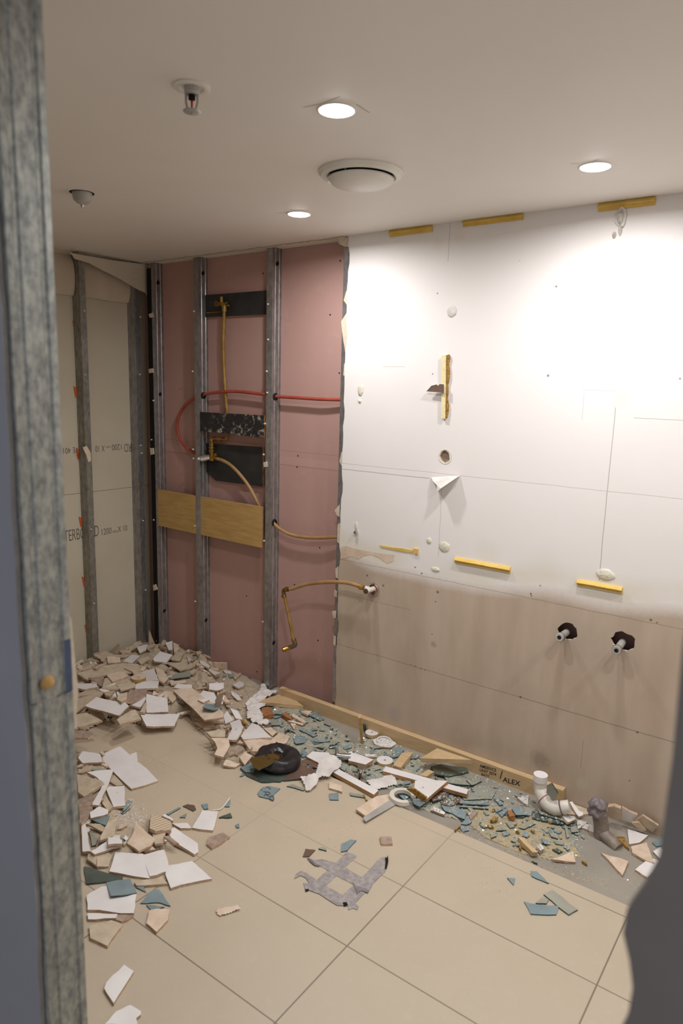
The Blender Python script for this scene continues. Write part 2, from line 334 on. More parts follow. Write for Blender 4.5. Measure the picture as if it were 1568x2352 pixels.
# pink board
t = NT('pink_fire_board'); a = t.noise(3, 3); b = t.noise(12, 5, 0.65); sp = t.n('ShaderNodeSeparateXYZ'); t.l(t.co, sp.inputs[0]); X, Y, Z = sp.outputs
col = t.mix(a, lin((192, 154, 145)), lin((186, 148, 138))); col = t.mix(t.math('MULTIPLY', t.ramp(b, 0.58, 0.75), 0.25), col, lin((208, 178, 171)))
j = t.math('MAXIMUM', t.math('COMPARE', Z, float(aty(700, 1040, PK)[2]), 0.001), t.math('COMPARE', Z, float(aty(700, 1073, PK)[2]), 0.0015))
col = t.mix(t.math('MULTIPLY', j, 0.4), col, lin((120, 80, 70)))
band = t.math('COMPARE', Z, float(aty(700, 1062, PK)[2]), 0.018); col = t.mix(t.math('MULTIPLY', band, 0.15), col, lin((222, 176, 166)))
for px, py in [(781, 599), (758, 723), (779, 857), (604, 628), (684, 1047), (682, 1073), (734, 1258), (566, 1369), (730, 1471), (590, 1543), (676, 1343)]:
    vm = t.n('ShaderNodeVectorMath'); vm.operation = 'DISTANCE'; t.l(t.co, vm.inputs[0]); q = aty(px, py, PK); vm.inputs[1].default_value = (q[0], PK, q[2])
    col = t.mix(t.math('LESS_THAN', vm.outputs['Value'], 0.0042), col, lin((60, 34, 28)))
t.color(col); t.set(0.75, 0, 0.2); M['pink'] = t.m
mb = MB(); mb.box((-3.3, PK, -0.012), (1.35, PK+0.013, CEIL)); tag(mb.build('wall_back', M['pink']), 'pink fire board exposed behind steel studs', None, None, 'structure')
# beige board of the left wall
M['beige'] = simple('beige_plasterboard', (194, 183, 162), (200, 190, 170), 3, rough=0.8, spec=0.2)
zj = float(atx(200, 1131, LB)[2])
mb = MB(); mb.box((LB-0.01, 0.4, -0.012), (LB, 2.60, zj-0.001)); mb.box((LB-0.01, 0.4, zj+0.001), (LB, 2.60, CEIL)); mb.box((LB-0.012, 0.4, 0), (LB-0.004, 2.6, CEIL), 1)
lw = tag(mb.build('wall_left', [M['beige'], M['inkb']]), 'beige plasterboard sheet printed with grey lettering', None, None, 'structure')
# end wall and the partition the camera looks through
M['grey'] = simple('grey_blue_board', (140, 141, 147), (134, 135, 141), 4, rough=0.7)
M['grey2'] = simple('grey_board', (128, 122, 116), (118, 112, 106), 6, rough=0.7)
mb = MB(); mb.box((1.35, -0.8, -0.012), (1.37, 2.6, CEIL)); tag(mb.build('wall_end', M['ceil']), 'painted end wall beyond the frame', None, None, 'structure')
BL, BR = -0.912, -0.0725
mb = MB(); lft = []
for i in range(49):
    z = CEIL*i/48; lft.append((BL-0.003+0.002*rnd.uniform(-1, 1)+0.002*math.sin(z*9), z))
pf = [(-3.3, CEIL), (-3.3, 0)]+lft
mb.prism([(x, 0.491, z) for x, z in pf], [(x, 0.4985, z) for x, z in pf], 0, 1)
mb.prism([(x-(0.10 if x > -3 else 0), 0.5655, z) for x, z in pf], [(x-(0.10 if x > -3 else 0), 0.578, z) for x, z in pf], 0, 1)
M['edgegrey'] = simple('grey_board_edge', (168, 166, 162), (150, 148, 146), 30, rough=.9)
tag(mb.build('wall_front', [M['grey'], M['edgegrey']]), 'blue grey partition board left of the opening', None, None, 'structure')
rgt = []
prof = [(1.45, 0.004), (1.38, 0), (1.30, 0.002), (1.225, .001), (1.20, -.006), (1.175, -.0155), (1.155, -.0165), (1.135, -.010), (1.115, -.006), (1.09, -.007), (1.07, -.012), (1.05, -.011), (1.0, -.014), (0.9, -.01), (0.5, 0.0), (0, 0)]
pr = [(BR+0.0, 2.17), (BR, 1.6)]+[(BR+dx, z) for z, dx in prof]
mb = MB(); pr = [(x, z) for x, z in pr]; pf = pr+[(1.35, 0), (1.35, 2.17)]
mb.prism([(x, 0.484, z) for x, z in pf], [(x, 0.4965, z) for x, z in pf], 0, 1)
mb.box((0.02, 0.4985, 0), (1.35, 0.5655, CEIL), 0); mb.box((0.0, 0.5655, 0), (1.35, 0.578, CEIL), 0)
tag(mb.build('wall_near', [M['grey2'], M['grey2']]), 'dark grey ragged board edge right of the opening', None, None, 'structure')

# ------------------------------------------------------------------ steel studs
def profile_mesh(mb, path, th, z0, z1, tf, mi=0):
    P = [Vector(p) for p in path]; n = len(P); L = []; R_ = []
    for i in range(n):
        d = (P[min(i+1, n-1)]-P[max(i-1, 0)]).normalized(); nn = Vector((-d.y, d.x)); L.append(P[i]+nn*th/2); R_.append(P[i]-nn*th/2)
    loop = L+R_[::-1]; k = len(loop)
    vs = [tf(p.x, p.y, z0) for p in loop]+[tf(p.x, p.y, z1) for p in loop]
    fs = [(i, (i+1) % k, k+(i+1) % k, k+i) for i in range(k)]
    for i in range(n-1): fs.append((i, i+1, k-2-i, k-1-i)); fs.append((k+i, k+k-1-i, k+k-2-i, k+i+1))
    mb.add(vs, fs, mi)
def cprof(fw=0.035, dp=0.064, rib=0.0022):
    # u: away from web along the flange, v: depth from the front
    return [(fw, 0.007), (fw, 0), (0, 0), (0, 0.014), (rib, 0.017), (rib, 0.020), (0, 0.023), (0, dp-0.023), (rib, dp-0.020), (rib, dp-0.017), (0, dp-0.014), (0, dp), (fw, dp), (fw, dp-0.007)]
def stud_pink(x, z0, label, holes=(), screws=(), scraps=(), mat='steel', fw=0.035):
    r = thing('steel_stud', (x, SF, z0), label, 'stud', None)
    tf = lambda u, v, z: (x-u, SF+v, z)
    mb = MB(); profile_mesh(mb, cprof(fw), 0.0009, z0, CEIL, tf); mb.build('stud_channel', M[mat], r)
    for px, py in holes:
        z = float(aty(px, py, 2.545)[2]); m2 = MB(); m2.lathe([(0, 0.0008), (0.008, 0.0008), (0.0095, 0.0003), (0.0095, -0.0004)], (x+0.0006, 2.545, z), (1, 0, 0), 18, sx=1.25); m2.build('service_hole', M['dark'], r, True)
    for px, py in screws:
        q = aty(px, py, SF); m2 = MB(); m2.lathe([(0, -0.008), (0.0025, -0.0075), (0.0045, -0.004), (0.005, 0.0)], (q[0], SF-0.0004, q[2]), (0, 1, 0), 10); m2.build('screw', M['plaster'], r, True)
    for pts in scraps:
        P = [aty(a, b, SF-0.006) for a, b in pts]; m2 = MB(); m2.prism([(p[0], SF-0.007, p[2]) for p in P], [(p[0], SF-0.001, p[2]) for p in P]); m2.build('plaster_scrap', [M['tornpaper'], M['tornpaper']], r)
    return r
stud_pink(float(aty(351, 622, SF)[0]), 0.0, 'ribbed steel stud nearest the corner in the pink wall', [(355, 650), (356, 905), (368, 1400)], [(346, 725), (349, 1010), (354, 1194), (353, 920)],
          [[(341, 848), (350, 846), (352, 856), (343, 857)], [(344, 1029), (352, 1029), (353, 1043), (346, 1045)], [(351, 1344), (357, 1342), (361, 1354), (353, 1357)], [(341, 722), (350, 718), (352, 728), (344, 730)]])
stud_pink(float(aty(455, 620, SF)[0]), 0.0, 'steel stud left of the black panels with red pipe through it', [(461, 628), (465, 1422)], [(443, 853), (444, 1032), (445, 1053), (448, 1208), (449, 1381), (446, 715)],
          [])
stud_pink(float(aty(626, 590, SF)[0]), 0.0, 'steel stud right of the black panels above the torn paper strip', [(633, 606), (617, 1473)], [(616, 699), (616, 780), (613, 853), (614, 902), (609, 973), (606, 1044), (607, 1242), (604, 1428)],
          [[(605, 1062), (612, 1060), (613, 1072), (606, 1073)]])
stud_pink(-1.818, 0.0, 'steel stud edge showing beside the torn white board', [], [], [], 'steel', 0.032)
def stud_left(y, z0, z1, label, screws=(), scraps=(), flags=(), mat='steeld', fw=0.034):
    r = thing('steel_stud', (LX, y, z0), label, 'stud', None)
    tf = lambda u, v, z: (LX-v, y+u, z)
    mb = MB(); profile_mesh(mb, cprof(fw), 0.0009, z0, z1, tf); mb.build('stud_channel', M[mat], r)
    for px, py in screws:
        q = atx(px, py, LX); m2 = MB(); m2.lathe([(0, 0.008), (0.0025, 0.0075), (0.0045, 0.004), (0.005, 0.0)], (LX+0.0004, q[1], q[2]), (1, 0, 0), 10); m2.build('screw', M['plaster'], r, True)
    for pts in scraps:
        P = [atx(a, b, LX+0.006) for a, b in pts]; m2 = MB(); m2.prism([(LX+0.007, p[1], p[2]) for p in P], [(LX+0.001, p[1], p[2]) for p in P]); m2.build('plaster_scrap', [M['peach'], M['tornpaper']], r)
    for px, py in flags:
        q = atx(px, py, LB+0.003); m2 = MB(); m2.add([(LB+0.001, q[1]-0.012, q[2]+0.028), (LB+0.001, q[1]+0.004, q[2]+0.02), (LB+0.001, q[1]+0.004, q[2]-0.025), (LB+0.001, q[1]-0.003, q[2]-0.03),
                 (LB+0.004, q[1]-0.012, q[2]+0.028), (LB+0.004, q[1]+0.004, q[2]+0.02), (LB+0.004, q[1]+0.004, q[2]-0.025), (LB+0.004, q[1]-0.003, q[2]-0.03)], [(0, 1, 2, 3), (7, 6, 5, 4), (0, 4, 5, 1), (1, 5, 6, 2), (2, 6, 7, 3), (3, 7, 4, 0)])
        m2.build('orange_clip', M['orange'], r)
    return r
stud_left(2.128, 0.0, CEIL, 'steel stud crossing the beige printed board on the left', [(195, 861), (209, 1216), (216, 1386), (193, 714)], [[(190, 1028), (199, 1024), (208, 1040), (209, 1058), (203, 1062), (198, 1044)]], [(172, 750), (174, 900), (180, 1042), (186, 1198), (193, 1335), (199, 1445)])
stud_left(2.458, 0.0, CEIL, 'dark steel stud at the far end of the beige board', [(321, 860), (322, 728), (323, 1023), (325, 1041), (328, 1196), (334, 1355)], [], [], 'steel')
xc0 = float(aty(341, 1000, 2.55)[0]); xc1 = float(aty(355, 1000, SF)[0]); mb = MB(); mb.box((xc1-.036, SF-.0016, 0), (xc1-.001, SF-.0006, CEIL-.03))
tag(mb.build('painted_gap_shade', M['dark'], bpy.data.objects['steel_stud']), None)  # dark sheet over the stud flange, added to paint the shade of the corner gap
# jamb stud in the foreground
JX = -0.906
r = thing('steel_stud', (JX, 0.5, 0), 'large blurred steel jamb stud at the left foreground', 'stud')
tf = lambda u, v, z: (JX-u, 0.5+v, z)
zs = float(atx(115, 1605, JX)[2])
mb = MB(); pj = [(0.035, 0.006), (0.035, 0), (0, 0), (0, 0.008), (0.003, 0.011), (0.003, 0.016), (0, 0.019), (0, 0.044), (0.003, 0.047), (0.003, 0.052), (0, 0.055), (0, 0.064), (0.035, 0.064), (0.035, 0.058)]
profile_mesh(mb, pj, 0.0009, 0, zs-0.001, tf); mb.build('stud_channel', M['jamb'], r)
mb = MB(); profile_mesh(mb, pj, 0.0009, zs+0.001, CEIL, lambda u, v, z: (JX-u, 0.5+v, z)); mb.build('stud_channel', M['jamb'], r)
q = atx(108, 1567, JX); mb = MB(); mb.lathe([(0, .006), (.006, .0055), (.010, .003), (.011, 0)], (JX+.001, q[1], q[2]), (1, 0, 0), 20); mb.build('brass_screw_head', M['timberx'], r, True)
M['bluefilm'] = simple('blue_plastic_film', (66, 80, 108), (84, 98, 124), 20, rough=0.4)
q = atx(150, 1470, JX); q2 = atx(152, 1590, JX); mb = MB(); mb.box((JX, 0.5535, q2[2]), (JX+0.0008, 0.564, q[2])); mb.build('blue_film', M['bluefilm'], r)
P = [(157, 1412), (163, 1420), (172, 1520), (179, 1590), (174, 1640), (177, 1675), (168, 1672), (162, 1620), (164, 1560), (160, 1480)]
Q = [atx(a, b, JX-0.004) for a, b in P]; mb = MB(); mb.prism([(JX-0.003, p[1], p[2]) for p in Q], [(JX-0.006, p[1], p[2]) for p in Q]); mb.build('torn_paper', [M['tornpaper'], M['brown']], r)

# ------------------------------------------------------------------ behind the studs: band, hanging plaster
mb = MB(); NX, NZ = 40, 14; ztop = CEIL
def band(y0, y1, seed, name_label):
    zb0 = float(atx(119, 674, LB)[2]); vs = []; fs = []
    rr = random.Random(seed)
    for j in range(NZ+1):
        for i in range(NX+1):
            y = y0+(y1-y0)*i/NX; tz = j/NZ; z = zb0-0.002*math.sin(i*0.23+seed)+(ztop-zb0)*tz
            bul = 0.030*math.sin(math.pi*min(1, tz*1.1+0.03))**0.5 if tz < 0.97 else 0.02
            x = LB+0.004+bul+0.003*math.sin(i*0.32+j*0.1+seed)*math.sin(math.pi*i/NX)
            vs.append((x, y, z))
    for j in range(NZ):
        for i in range(NX): a = j*(NX+1)+i; fs.append((a, a+1, a+NX+2, a+NX+1))
    m2 = MB(); m2.add(vs, fs)
    k = (NX+1)*(NZ+1); bk = [(LB+0.001, v[1], v[2]) for v in vs]; m2.add(bk, [tuple(f[::-1]) for f in fs])
    for i in range(NX): m2.f.append((i, k+i, k+i+1, i+1)); m2.mi.append(0); a = NZ*(NX+1)+i; m2.f.append((a, a+1, k+a+1, k+a)); m2.mi.append(0)
    for j in range(NZ): a = j*(NX+1); m2.f.append((a, a+NX+1, k+a+NX+1, k+a)); m2.mi.append(0); a += NX; m2.f.append((a, k+a, k+a+NX+1, a+NX+1)); m2.mi.append(0)
    return m2
M['cloth'] = simple('insulation_facing', (206, 192, 172), (196, 182, 160), 6, rough=0.9, stretch=(1, 1, 0.3), bump=0.3)
tag(band(1.2, 2.126, 1, '').build('insulation_blanket', M['cloth'], None, True, True), 'beige fabric insulation band left of the crossing stud', 'insulation')
tag(band(2.164, 2.4575, 2, '').build('insulation_blanket', M['cloth'], None, True, True), 'beige fabric insulation band between the two left studs', 'insulation')
# strip of torn plaster paper hanging from the ceiling corner
XP = LX+0.016
ptsT = [(160, 580), (200, 588), (260, 598), (325, 606), (342, 607), (352, 606), (367, 616), (362, 621), (352, 618), (343, 621), (341, 632), (343, 650), (346, 672), (341, 681), (334, 672), (318, 665), (300, 655), (270, 637), (238, 622), (205, 604), (172, 594), (167, 586)]
P = [atx(a, b, XP) for a, b in ptsT]
mb = MB(); mb.prism([(XP, p[1], min(p[2], CEIL-0.002)) for p in P], [(XP-0.007, p[1], min(p[2], CEIL-0.002)) for p in P], 0, 1)
M['lined'] = simple('lined_plaster', (216, 204, 186), (206, 194, 174), 14, rough=0.9, stretch=(1, 0.4, 30), bump=0.4)
tag(mb.build('hanging_plaster', [M['lined'], M['tornpaper']]), 'wedge of torn plaster lining hanging from the ceiling corner', 'plaster')

# ------------------------------------------------------------------ lettering
def lettering(txt, ref, size, rot, parent, mat, name='printed_lettering', xs=0.72, off=-0.012):
    cu = bpy.data.curves.new('t', 'FONT'); cu.body = txt; cu.size = 1; cu.extrude = 0.0; cu.offset = off
    ob = bpy.data.objects.new('t', cu); COL.objects.link(ob); dg = bpy.context.evaluated_depsgraph_get(); dg.update()
    me = bpy.data.meshes.new_from_object(ob.evaluated_get(dg)); bpy.data.objects.remove(ob); bpy.data.curves.remove(cu)
    me.name = name; me.materials.clear(); me.materials.append(mat)
    me.transform(Matrix.Diagonal((size*xs, size, 1, 1))); me.transform(rot)
    o = bpy.data.objects.new(name, me); COL.objects.link(o); o.parent = parent
    me.transform(Matrix.Translation(Vector(ref)))
    if parent and parent.type == 'EMPTY': o.matrix_parent_inverse = Matrix.Translation(-Vector(parent.location))
    return o
# on plane x = LB facing +x : text right = +y
RL = Matrix(((0, 0, 1, 0), (1, 0, 0, 0), (0, 1, 0, 0), (0, 0, 0, 1)))
RLi = Matrix(((0, 0, 1, 0), (-1, 0, 0, 0), (0, -1, 0, 0), (0, 0, 0, 1)))
def at_l(px, py): q = atx(px, py, LB+0.0012); return (LB+0.0012, q[1], q[2])
def fit_text(txt, p0, p1, hpx, rotm, inv=False):
    a = Vector(at_l(*p0)); b = Vector(at_l(*p1)); wd = abs(b.y-a.y)
    hh = abs(at_l(p0[0], p0[1]-hpx)[2]-a.z)
    o = lettering(txt, (0, 0, 0), 1, Matrix.Identity(4), lw, M['ink'], xs=1)
    me = o.data; xs = [v.co.x for v in me.vertices]; ys = [v.co.y for v in me.vertices]
    me.transform(Matrix.Translation((-min(xs), -min(ys), 0))); me.transform(Matrix.Diagonal((wd/(max(xs)-min(xs)), hh/(max(ys)-min(ys)), 1, 1)))
    me.transform(rotm); me.transform(Matrix.Translation(a)); return o
fit_text('STERBOARD', (141, 1246), (227, 1233), 26, RL)
fit_text('1200', (234, 1229), (256, 1226), 14, RL); fit_text('MM', (259.5, 1224.5), (269, 1223), 5, RL); fit_text('X 10', (271, 1222), (292, 1220), 13, RL)
fit_text('RD', (300, 1019), (285, 1020), -18, RLi, True)
fit_text('1200', (279, 1020), (257, 1021), -13, RLi, True); fit_text('MM', (253, 1024), (244, 1025), -4, RLi, True); fit_text('X 10', (240, 1023), (219, 1024), -14, RLi, True)
fit_text('VE 401', (181, 1027), (145, 1030), -13, RLi, True)

# ------------------------------------------------------------------ services in the pink wall
def boardpx(name, pts, Y, th, mat, edge, label, cat):
    P = [aty(a, b, Y) for a, b in pts]; mb = MB(); mb.prism([(p[0], Y, p[2]) for p in P], [(p[0], Y+th, p[2]) for p in P], 0, 1)
    return tag(mb.build(name, [mat, edge]), label, cat)
boardpx('black_panel', [(467, 678), (611, 667), (611, 722), (467, 729)], 2.560, 0.016, M['black'], M['mdf'], 'upper plain black backing panel behind the brass pipe top', 'backing panel')
boardpx('black_panel', [(456, 946), (606, 954), (606, 1006), (456, 989)], 2.516, 0.016, M['spotted'], M['orangewood'], 'black backing panel spattered with plaster spots', 'backing panel')
boardpx('black_panel', [(466, 1018), (603, 1027), (603, 1118), (495, 1104), (466, 1076)], 2.560, 0.016, M['black'], M['mdf'], 'lower black backing panel with a cut corner behind the valve', 'backing panel')
boardpx('plywood_noggin', [(358.5, 1123.5), (601.5, 1164.5), (600.5, 1258.5), (359, 1206)], 2.5145, 0.012, M['timberx'], M['mdf'], 'wide yellow plywood board fixed across the studs', 'plywood board')
def P3(px, py, Y): return aty(px, py, Y)
def tubething(name, pts, r, mat, label, cat, k=8, seg=14):
    mb = MB(); mb.tube(smooth_path(pts, k), r, seg); return tag(mb.build(name, mat, None, True, True), label, cat)
# red pipe
Yp = 2.540
tubething('red_pipe', [P3(796, 918, 2.55), P3(740, 917, Yp), P3(690, 914, Yp), P3(628, 910, Yp), P3(600, 905, Yp), P3(540, 899, Yp), P3(500, 901, Yp), P3(468, 906, Yp), P3(447, 914, Yp), P3(420, 937, 2.55), P3(407, 973, 2.555), P3(413, 1008, 2.555), P3(430, 1030, 2.55), P3(455, 1045, 2.55), P3(478, 1052, 2.56)], 0.0082, M['red'], 'red flexible water pipe looping behind the steel studs', 'pipe')
for nm, (px, py), lab in [('grommet', (627, 911), 'dark rubber grommet where the red pipe passes the right stud'), ('grommet', (459, 908), 'dark rubber grommet where the red pipe passes the left stud'), ('grommet', (624, 1199), 'dark rubber grommet around the lower tan pipe')]:
    q = P3(px, py, Yp); xw = float(aty(455, 620, SF)[0]) if px < 500 else float(aty(626, 590, SF)[0]); mb = MB(); mb.lathe([(0.0088, 0.0), (0.016, 0.0), (0.018, .002), (0.016, 0.005), (0.0088, 0.006)], (xw+.0005, q[1], q[2]), (1, 0, 0), 20); tag(mb.build(nm, M['dark'], None, True, True), lab, 'grommet')
# lower tan pipe and hose
tubething('tan_pipe', [P3(615, 1190, 2.55), P3(624, 1197, Yp), P3(640, 1213, Yp), P3(665, 1227, Yp), P3(700, 1234, Yp), P3(735, 1235, Yp), P3(784, 1233, 2.55)], 0.0082, M['hose'], 'tan pipe sagging from the right stud into the white board', 'pipe')
r = thing('mixer_valve', P3(487, 1050, 2.535), 'brass shower valve with ribbed chrome spindle on the lower black panel', 'valve')
c0 = Vector(P3(487, 1052, 2.540))
mb = MB(); mb.tube([P3(487, 1040, 2.54), P3(487, 1058, 2.54)], 0.014, 16); mb.tube([P3(487, 1048, 2.54), P3(501, 1054, 2.54)], 0.011, 14); mb.build('valve_body', M['brass'], r, True, True)
mb = MB(); mb.tube([P3(486, 1012, 2.54), P3(486, 1040, 2.54)], [0.010, 0.010], 14)
for yy, rr in ((1018, .0145), (1022, .0145), (1028, .0165), (1034, .015), (1037, .015)): mb.tube([P3(486, yy-1.6, 2.54), P3(486, yy+1.6, 2.54)], rr, 16)
mb.build('brass_riser', M['brass'], r, True, True)
a = Vector(P3(481, 1050, 2.538)); b = Vector(P3(456, 1054, 2.497)); d = (b-a)
mb = MB(); mb.tube([a, a+d*.8], 0.017, 18)
for k in range(4): mb.tube([a+d*(.35+.13*k), a+d*(.40+.13*k)], 0.021, 18)
cart = mb.build('chrome_cartridge', M['chrome'], r, True, True)
mb = MB(); mb.tube([a+d*.78, a+d*.9, a+d*1.1], [0.011, 0.009, 0.0045], 12); mb.build('spindle', M['fitting'], cart, True, True)
mb = MB(); q = P3(496, 1045, 2.53); mb.box((q[0]-.008, q[1]-.004, q[2]-.008), (q[0]+.006, q[1]+.004, q[2]+.008)); mb.build('fixing_lug', M['brass'], r)
tubething('tan_pipe', [P3(499, 1054, 2.535), P3(512, 1058, 2.532), P3(530, 1069, 2.53), P3(551, 1090, 2.53), P3(572, 1118, 2.532), P3(588, 1147, 2.536), P3(600, 1172, 2.545)], 0.0085, M['hose'], 'tan pipe curving from the brass valve behind the plywood board', 'pipe')
r = thing('brass_elbow_joint', P3(505, 1008, 2.548), 'brass pipe bend just below the spotted black panel', 'pipe fitting')
mb = MB(); mb.tube(smooth_path([P3(486, 1014, 2.54), P3(487, 1008, 2.542), P3(493, 1007, 2.545), P3(517, 1009, 2.55), P3(521, 1005, 2.55), P3(521, 992, 2.55)], 5), 0.008, 12); mb.build('elbow_pipe', M['brassd'], r, True, True)
for a_, b_, rr_ in ((491, 496, .0115), (507, 512, .0105)): mb = MB(); mb.tube([P3(a_, 1008, 2.546), P3(b_, 1008, 2.546)], rr_, 14); mb.build('compression_collar', M['brass'], r, True, True)
tubething('brass_pipe', [P3(515, 712, 2.545), P3(514, 740, 2.545), P3(512.5, 800, 2.546), P3(515, 860, 2.548), P3(518.5, 915, 2.548), P3(521, 950, 2.550), P3(521, 985, 2.55)], 0.0085, M['brassd'], 'vertical brass pipe between the upper and spotted black panels', 'pipe')
r = thing('shower_outlet', P3(512, 700, 2.545), 'brass outlet elbow on the upper black panel', 'pipe fitting')
mb = MB(); q = Vector(P3(514, 700, 2.55)); mb.tube([q+Vector((0, 0.008, 0)), q-Vector((0, 0.012, 0))], 0.012, 14); mb.tube([P3(515, 702, 2.545), P3(515, 716, 2.545)], [0.011, 0.013], 14); mb.tube([P3(508.5, 682, 2.55), P3(509, 700, 2.55)], 0.008, 12); mb.build('outlet_body', M['brassd'], r, True, True)
mb = MB(); mb.tube([P3(508, 699, 2.545), P3(497, 698, 2.52)], 0.008, 14); mb.tube([P3(498.5, 698, 2.522), P3(494.5, 697.5, 2.512)], 0.014, 18); mb.build('round_cap', M['brass'], r, True, True)
for px, py in ((522, 696), (526, 702)): q = Vector(P3(px, py, 2.556)); mb = MB(); mb.tube([q, q-Vector((0, .01, 0))], 0.005, 10); mb.build('fixing_screw', M['brassd'], r, True, True)
mb = MB(); q = P3(475, 719, 2.555); q2 = P3(509, 718, 2.555); mb.box((q[0], 2.552, q[2]-.002), (q2[0], 2.559, q[2]+.003)); mb.build('fixing_plate', M['brass'], r)
# dangling assembly in front of the right bay
Yd = 2.47
r = thing('dangling_brass_pipe', P3(655, 1365, Yd), 'bent brass pipe with two elbows dangling before the pink board', 'pipe')
mb = MB(); mb.tube([P3(653, 1368, Yd), P3(674, 1470, Yd-.01)], 0.0075, 14); mb.build('straight_pipe', M['brassd'], r, True, True)
mb = MB(); mb.tube(smooth_path([P3(665, 1352.5, Yd), P3(656, 1354, Yd), P3(651, 1357, Yd), P3(652, 1367, Yd)], 4), 0.0095, 14); mb.build('upper_elbow', simple('dull_bronze', (112, 100, 76), (90, 80, 60), 30, rough=.5, metal=.4), r, True, True)
for a_, b_ in (((651, 1366), (652.5, 1372)), ((656.5, 1353.8), (661, 1353.2)), ((674, 1467), (675, 1474))): mb = MB(); mb.tube([P3(*a_, Yd-.005), P3(*b_, Yd-.005)], 0.0122, 16); mb.build('collar', M['brass'], r, True, True)
mb = MB(); mb.tube(smooth_path([P3(675, 1472, Yd-.01), P3(678, 1480, Yd-.01), P3(674, 1484, Yd-.015), P3(668, 1486, Yd-.02)], 4), 0.0105, 14); mb.build('lower_elbow', bpy.data.materials['dull_bronze'], r, True, True)
mb = MB(); mb.tube([P3(672, 1484, Yd-.015), P3(666, 1487, Yd-.02), P3(660, 1489, Yd-.03), P3(654, 1491, Yd-.04), P3(649, 1493, Yd-.05)], [0.0115, 0.0115, 0.0095, 0.0125, 0.0115], 16); mb.build('end_coupling', M['brass'], r, True, True)
tubething('tan_pipe', [P3(660, 1353, Yd), P3(672, 1352, Yd), P3(700, 1343, Yd), P3(735, 1338, Yd-.01), P3(775, 1337, Yd-.02), P3(800, 1339, 2.45), P3(824, 1346, 2.45), P3(834, 1350, 2.45)], 0.0088, M['hose'], 'tan pipe arching from the chrome ring outlet to the brass elbow', 'pipe')
r = thing('water_outlet', P3(858, 1354, RW), 'white water outlet with chrome ring on the brown wall', 'water outlet')
q = Vector(P3(858, 1353.5, RW)); mb = MB(); mb.lathe([(0.019, 0.004), (0.023, -0.006), (0.029, -0.008), (0.031, -0.004), (0.031, 0.0)], q, (0, 1, 0), 28); mb.build('chrome_ring', M['chrome'], r, True, True)
mb = MB(); mb.lathe([(0.0175, 0.03), (0.0175, -0.009), (0.0145, -0.009), (0.0145, 0.03)], q, (0, 1, 0), 24); mb.build('red_sleeve', simple('rose_sleeve', (178, 110, 104), rough=.5), r, True, True)
mb = MB(); mb.tube([q+Vector((0, .03, 0)), Vector(P3(849, 1355, 2.455)), Vector(P3(839, 1358.5, 2.425))], 0.0108, 18); mb.tube([Vector(P3(849, 1354, 2.455)), Vector(P3(839, 1351, 2.452))], 0.011, 14); spg = mb.build('white_spigot', M['plastic'], r, True, True)
q2 = Vector(P3(839, 1358.5, 2.4245)); dd = (Vector(P3(849, 1355, 2.455))-q2).normalized(); mb = MB(); mb.tube([q2-dd*0.0015, q2+dd*0.006], 0.0112, 18); mb.build('end_cap', bpy.data.materials['dull_bronze'], spg, True, True)
mb = MB(); mb.tube([P3(834, 1350, 2.45), P3(828, 1348, 2.45)], 0.0115, 16); mb.tube([P3(829, 1348, 2.45), P3(826.5, 1347, 2.45)], 0.0135, 16); mb.build('olive_nut', M['brassd'], r, True, True)
for (px, py), (ex, ey), lab in [((1303, 1450), (1284, 1464), 'left grey basin water stub poking from a ragged hole'), ((1431, 1473), (1415, 1494), 'right grey basin water stub poking from a ragged hole')]:
    e = Vector(P3(ex, ey, 2.425)); s0 = Vector(P3(px-2, py+2, RW+.02)); d = (e-s0).normalized()
    r = thing('water_stub', s0, lab, 'water outlet')
    mb = MB(); mb.tube([s0, e-d*0.004], 0.0125, 18); stub = mb.build('stub_pipe', M['greyp'], r, True, True)
    for o1, o2 in ((.016, .0135), (.0055, .003)): mb = MB(); mb.tube([e-d*o1, e-d*o2], .0168, 20); mb.build('rubber_ring', M['rubber'], stub, True, True)
    mb = MB(); mb.tube([e-d*0.018, e-d*0.001, e+d*.001], [.016, .016, .0145], 20); mb.build('threaded_collar', M['greyp'], stub, True, True)
    mb = MB(); mb.tube([e-d*.002, e+d*0.0016], 0.0075, 14); mb.build('bore', M['dark'], stub, True, True)

# ------------------------------------------------------------------ things on the white board
def yellow_strip(p0, p1, hpx, label, depth=0.014, lip=0.5):
    a = P3(*p0, RW); b = P3(*p1, RW); z = (a[2]+b[2])/2; h = abs(P3(p0[0], p0[1]+hpx, RW)[2]-a[2])
    x0, x1 = a[0], b[0]; prof = [(0, 0), (0.006, 0), (depth, -h*0.42), (depth, -h*0.5), (0.006, -h*0.62), (0.006, -h), (0, -h)]
    mb = MB(); n = 24; m_ = len(prof)
    for i in range(n+1):
        x = x0+(x1-x0)*i/n; jz = rnd.uniform(-.0006, .0006)
        for d_, hh in prof: mb.v.append((x, RW-0.0002-d_, z+hh+jz))
    for i in range(n):
        for k in range(m_): mb.f.append((i*m_+k, i*m_+(k+1) % m_, (i+1)*m_+(k+1) % m_, (i+1)*m_+k)); mb.mi.append(0)
    mb.f += [tuple(range(m_)), tuple(n*m_+k for k in range(m_-1, -1, -1))]; mb.mi += [0, 0]
    return tag(mb.build('foam_strip', M['yellow']), label, 'foam strip')
yellow_strip((896, 529), (994, 517), 15, 'leftmost yellow foam strip under the ceiling')
yellow_strip((1065, 505), (1203, 490), 15, 'middle yellow foam strip under the ceiling')
yellow_strip((1375, 467), (1506, 453), 18, 'rightmost yellow foam strip above the hanging clear blob')
yellow_strip((1046, 1278), (1173, 1303), 13, 'longer yellow foam strip at the lower edge of the white paint')
yellow_strip((1326, 1330), (1430, 1348), 14, 'shorter yellow foam strip under the long pencil line')
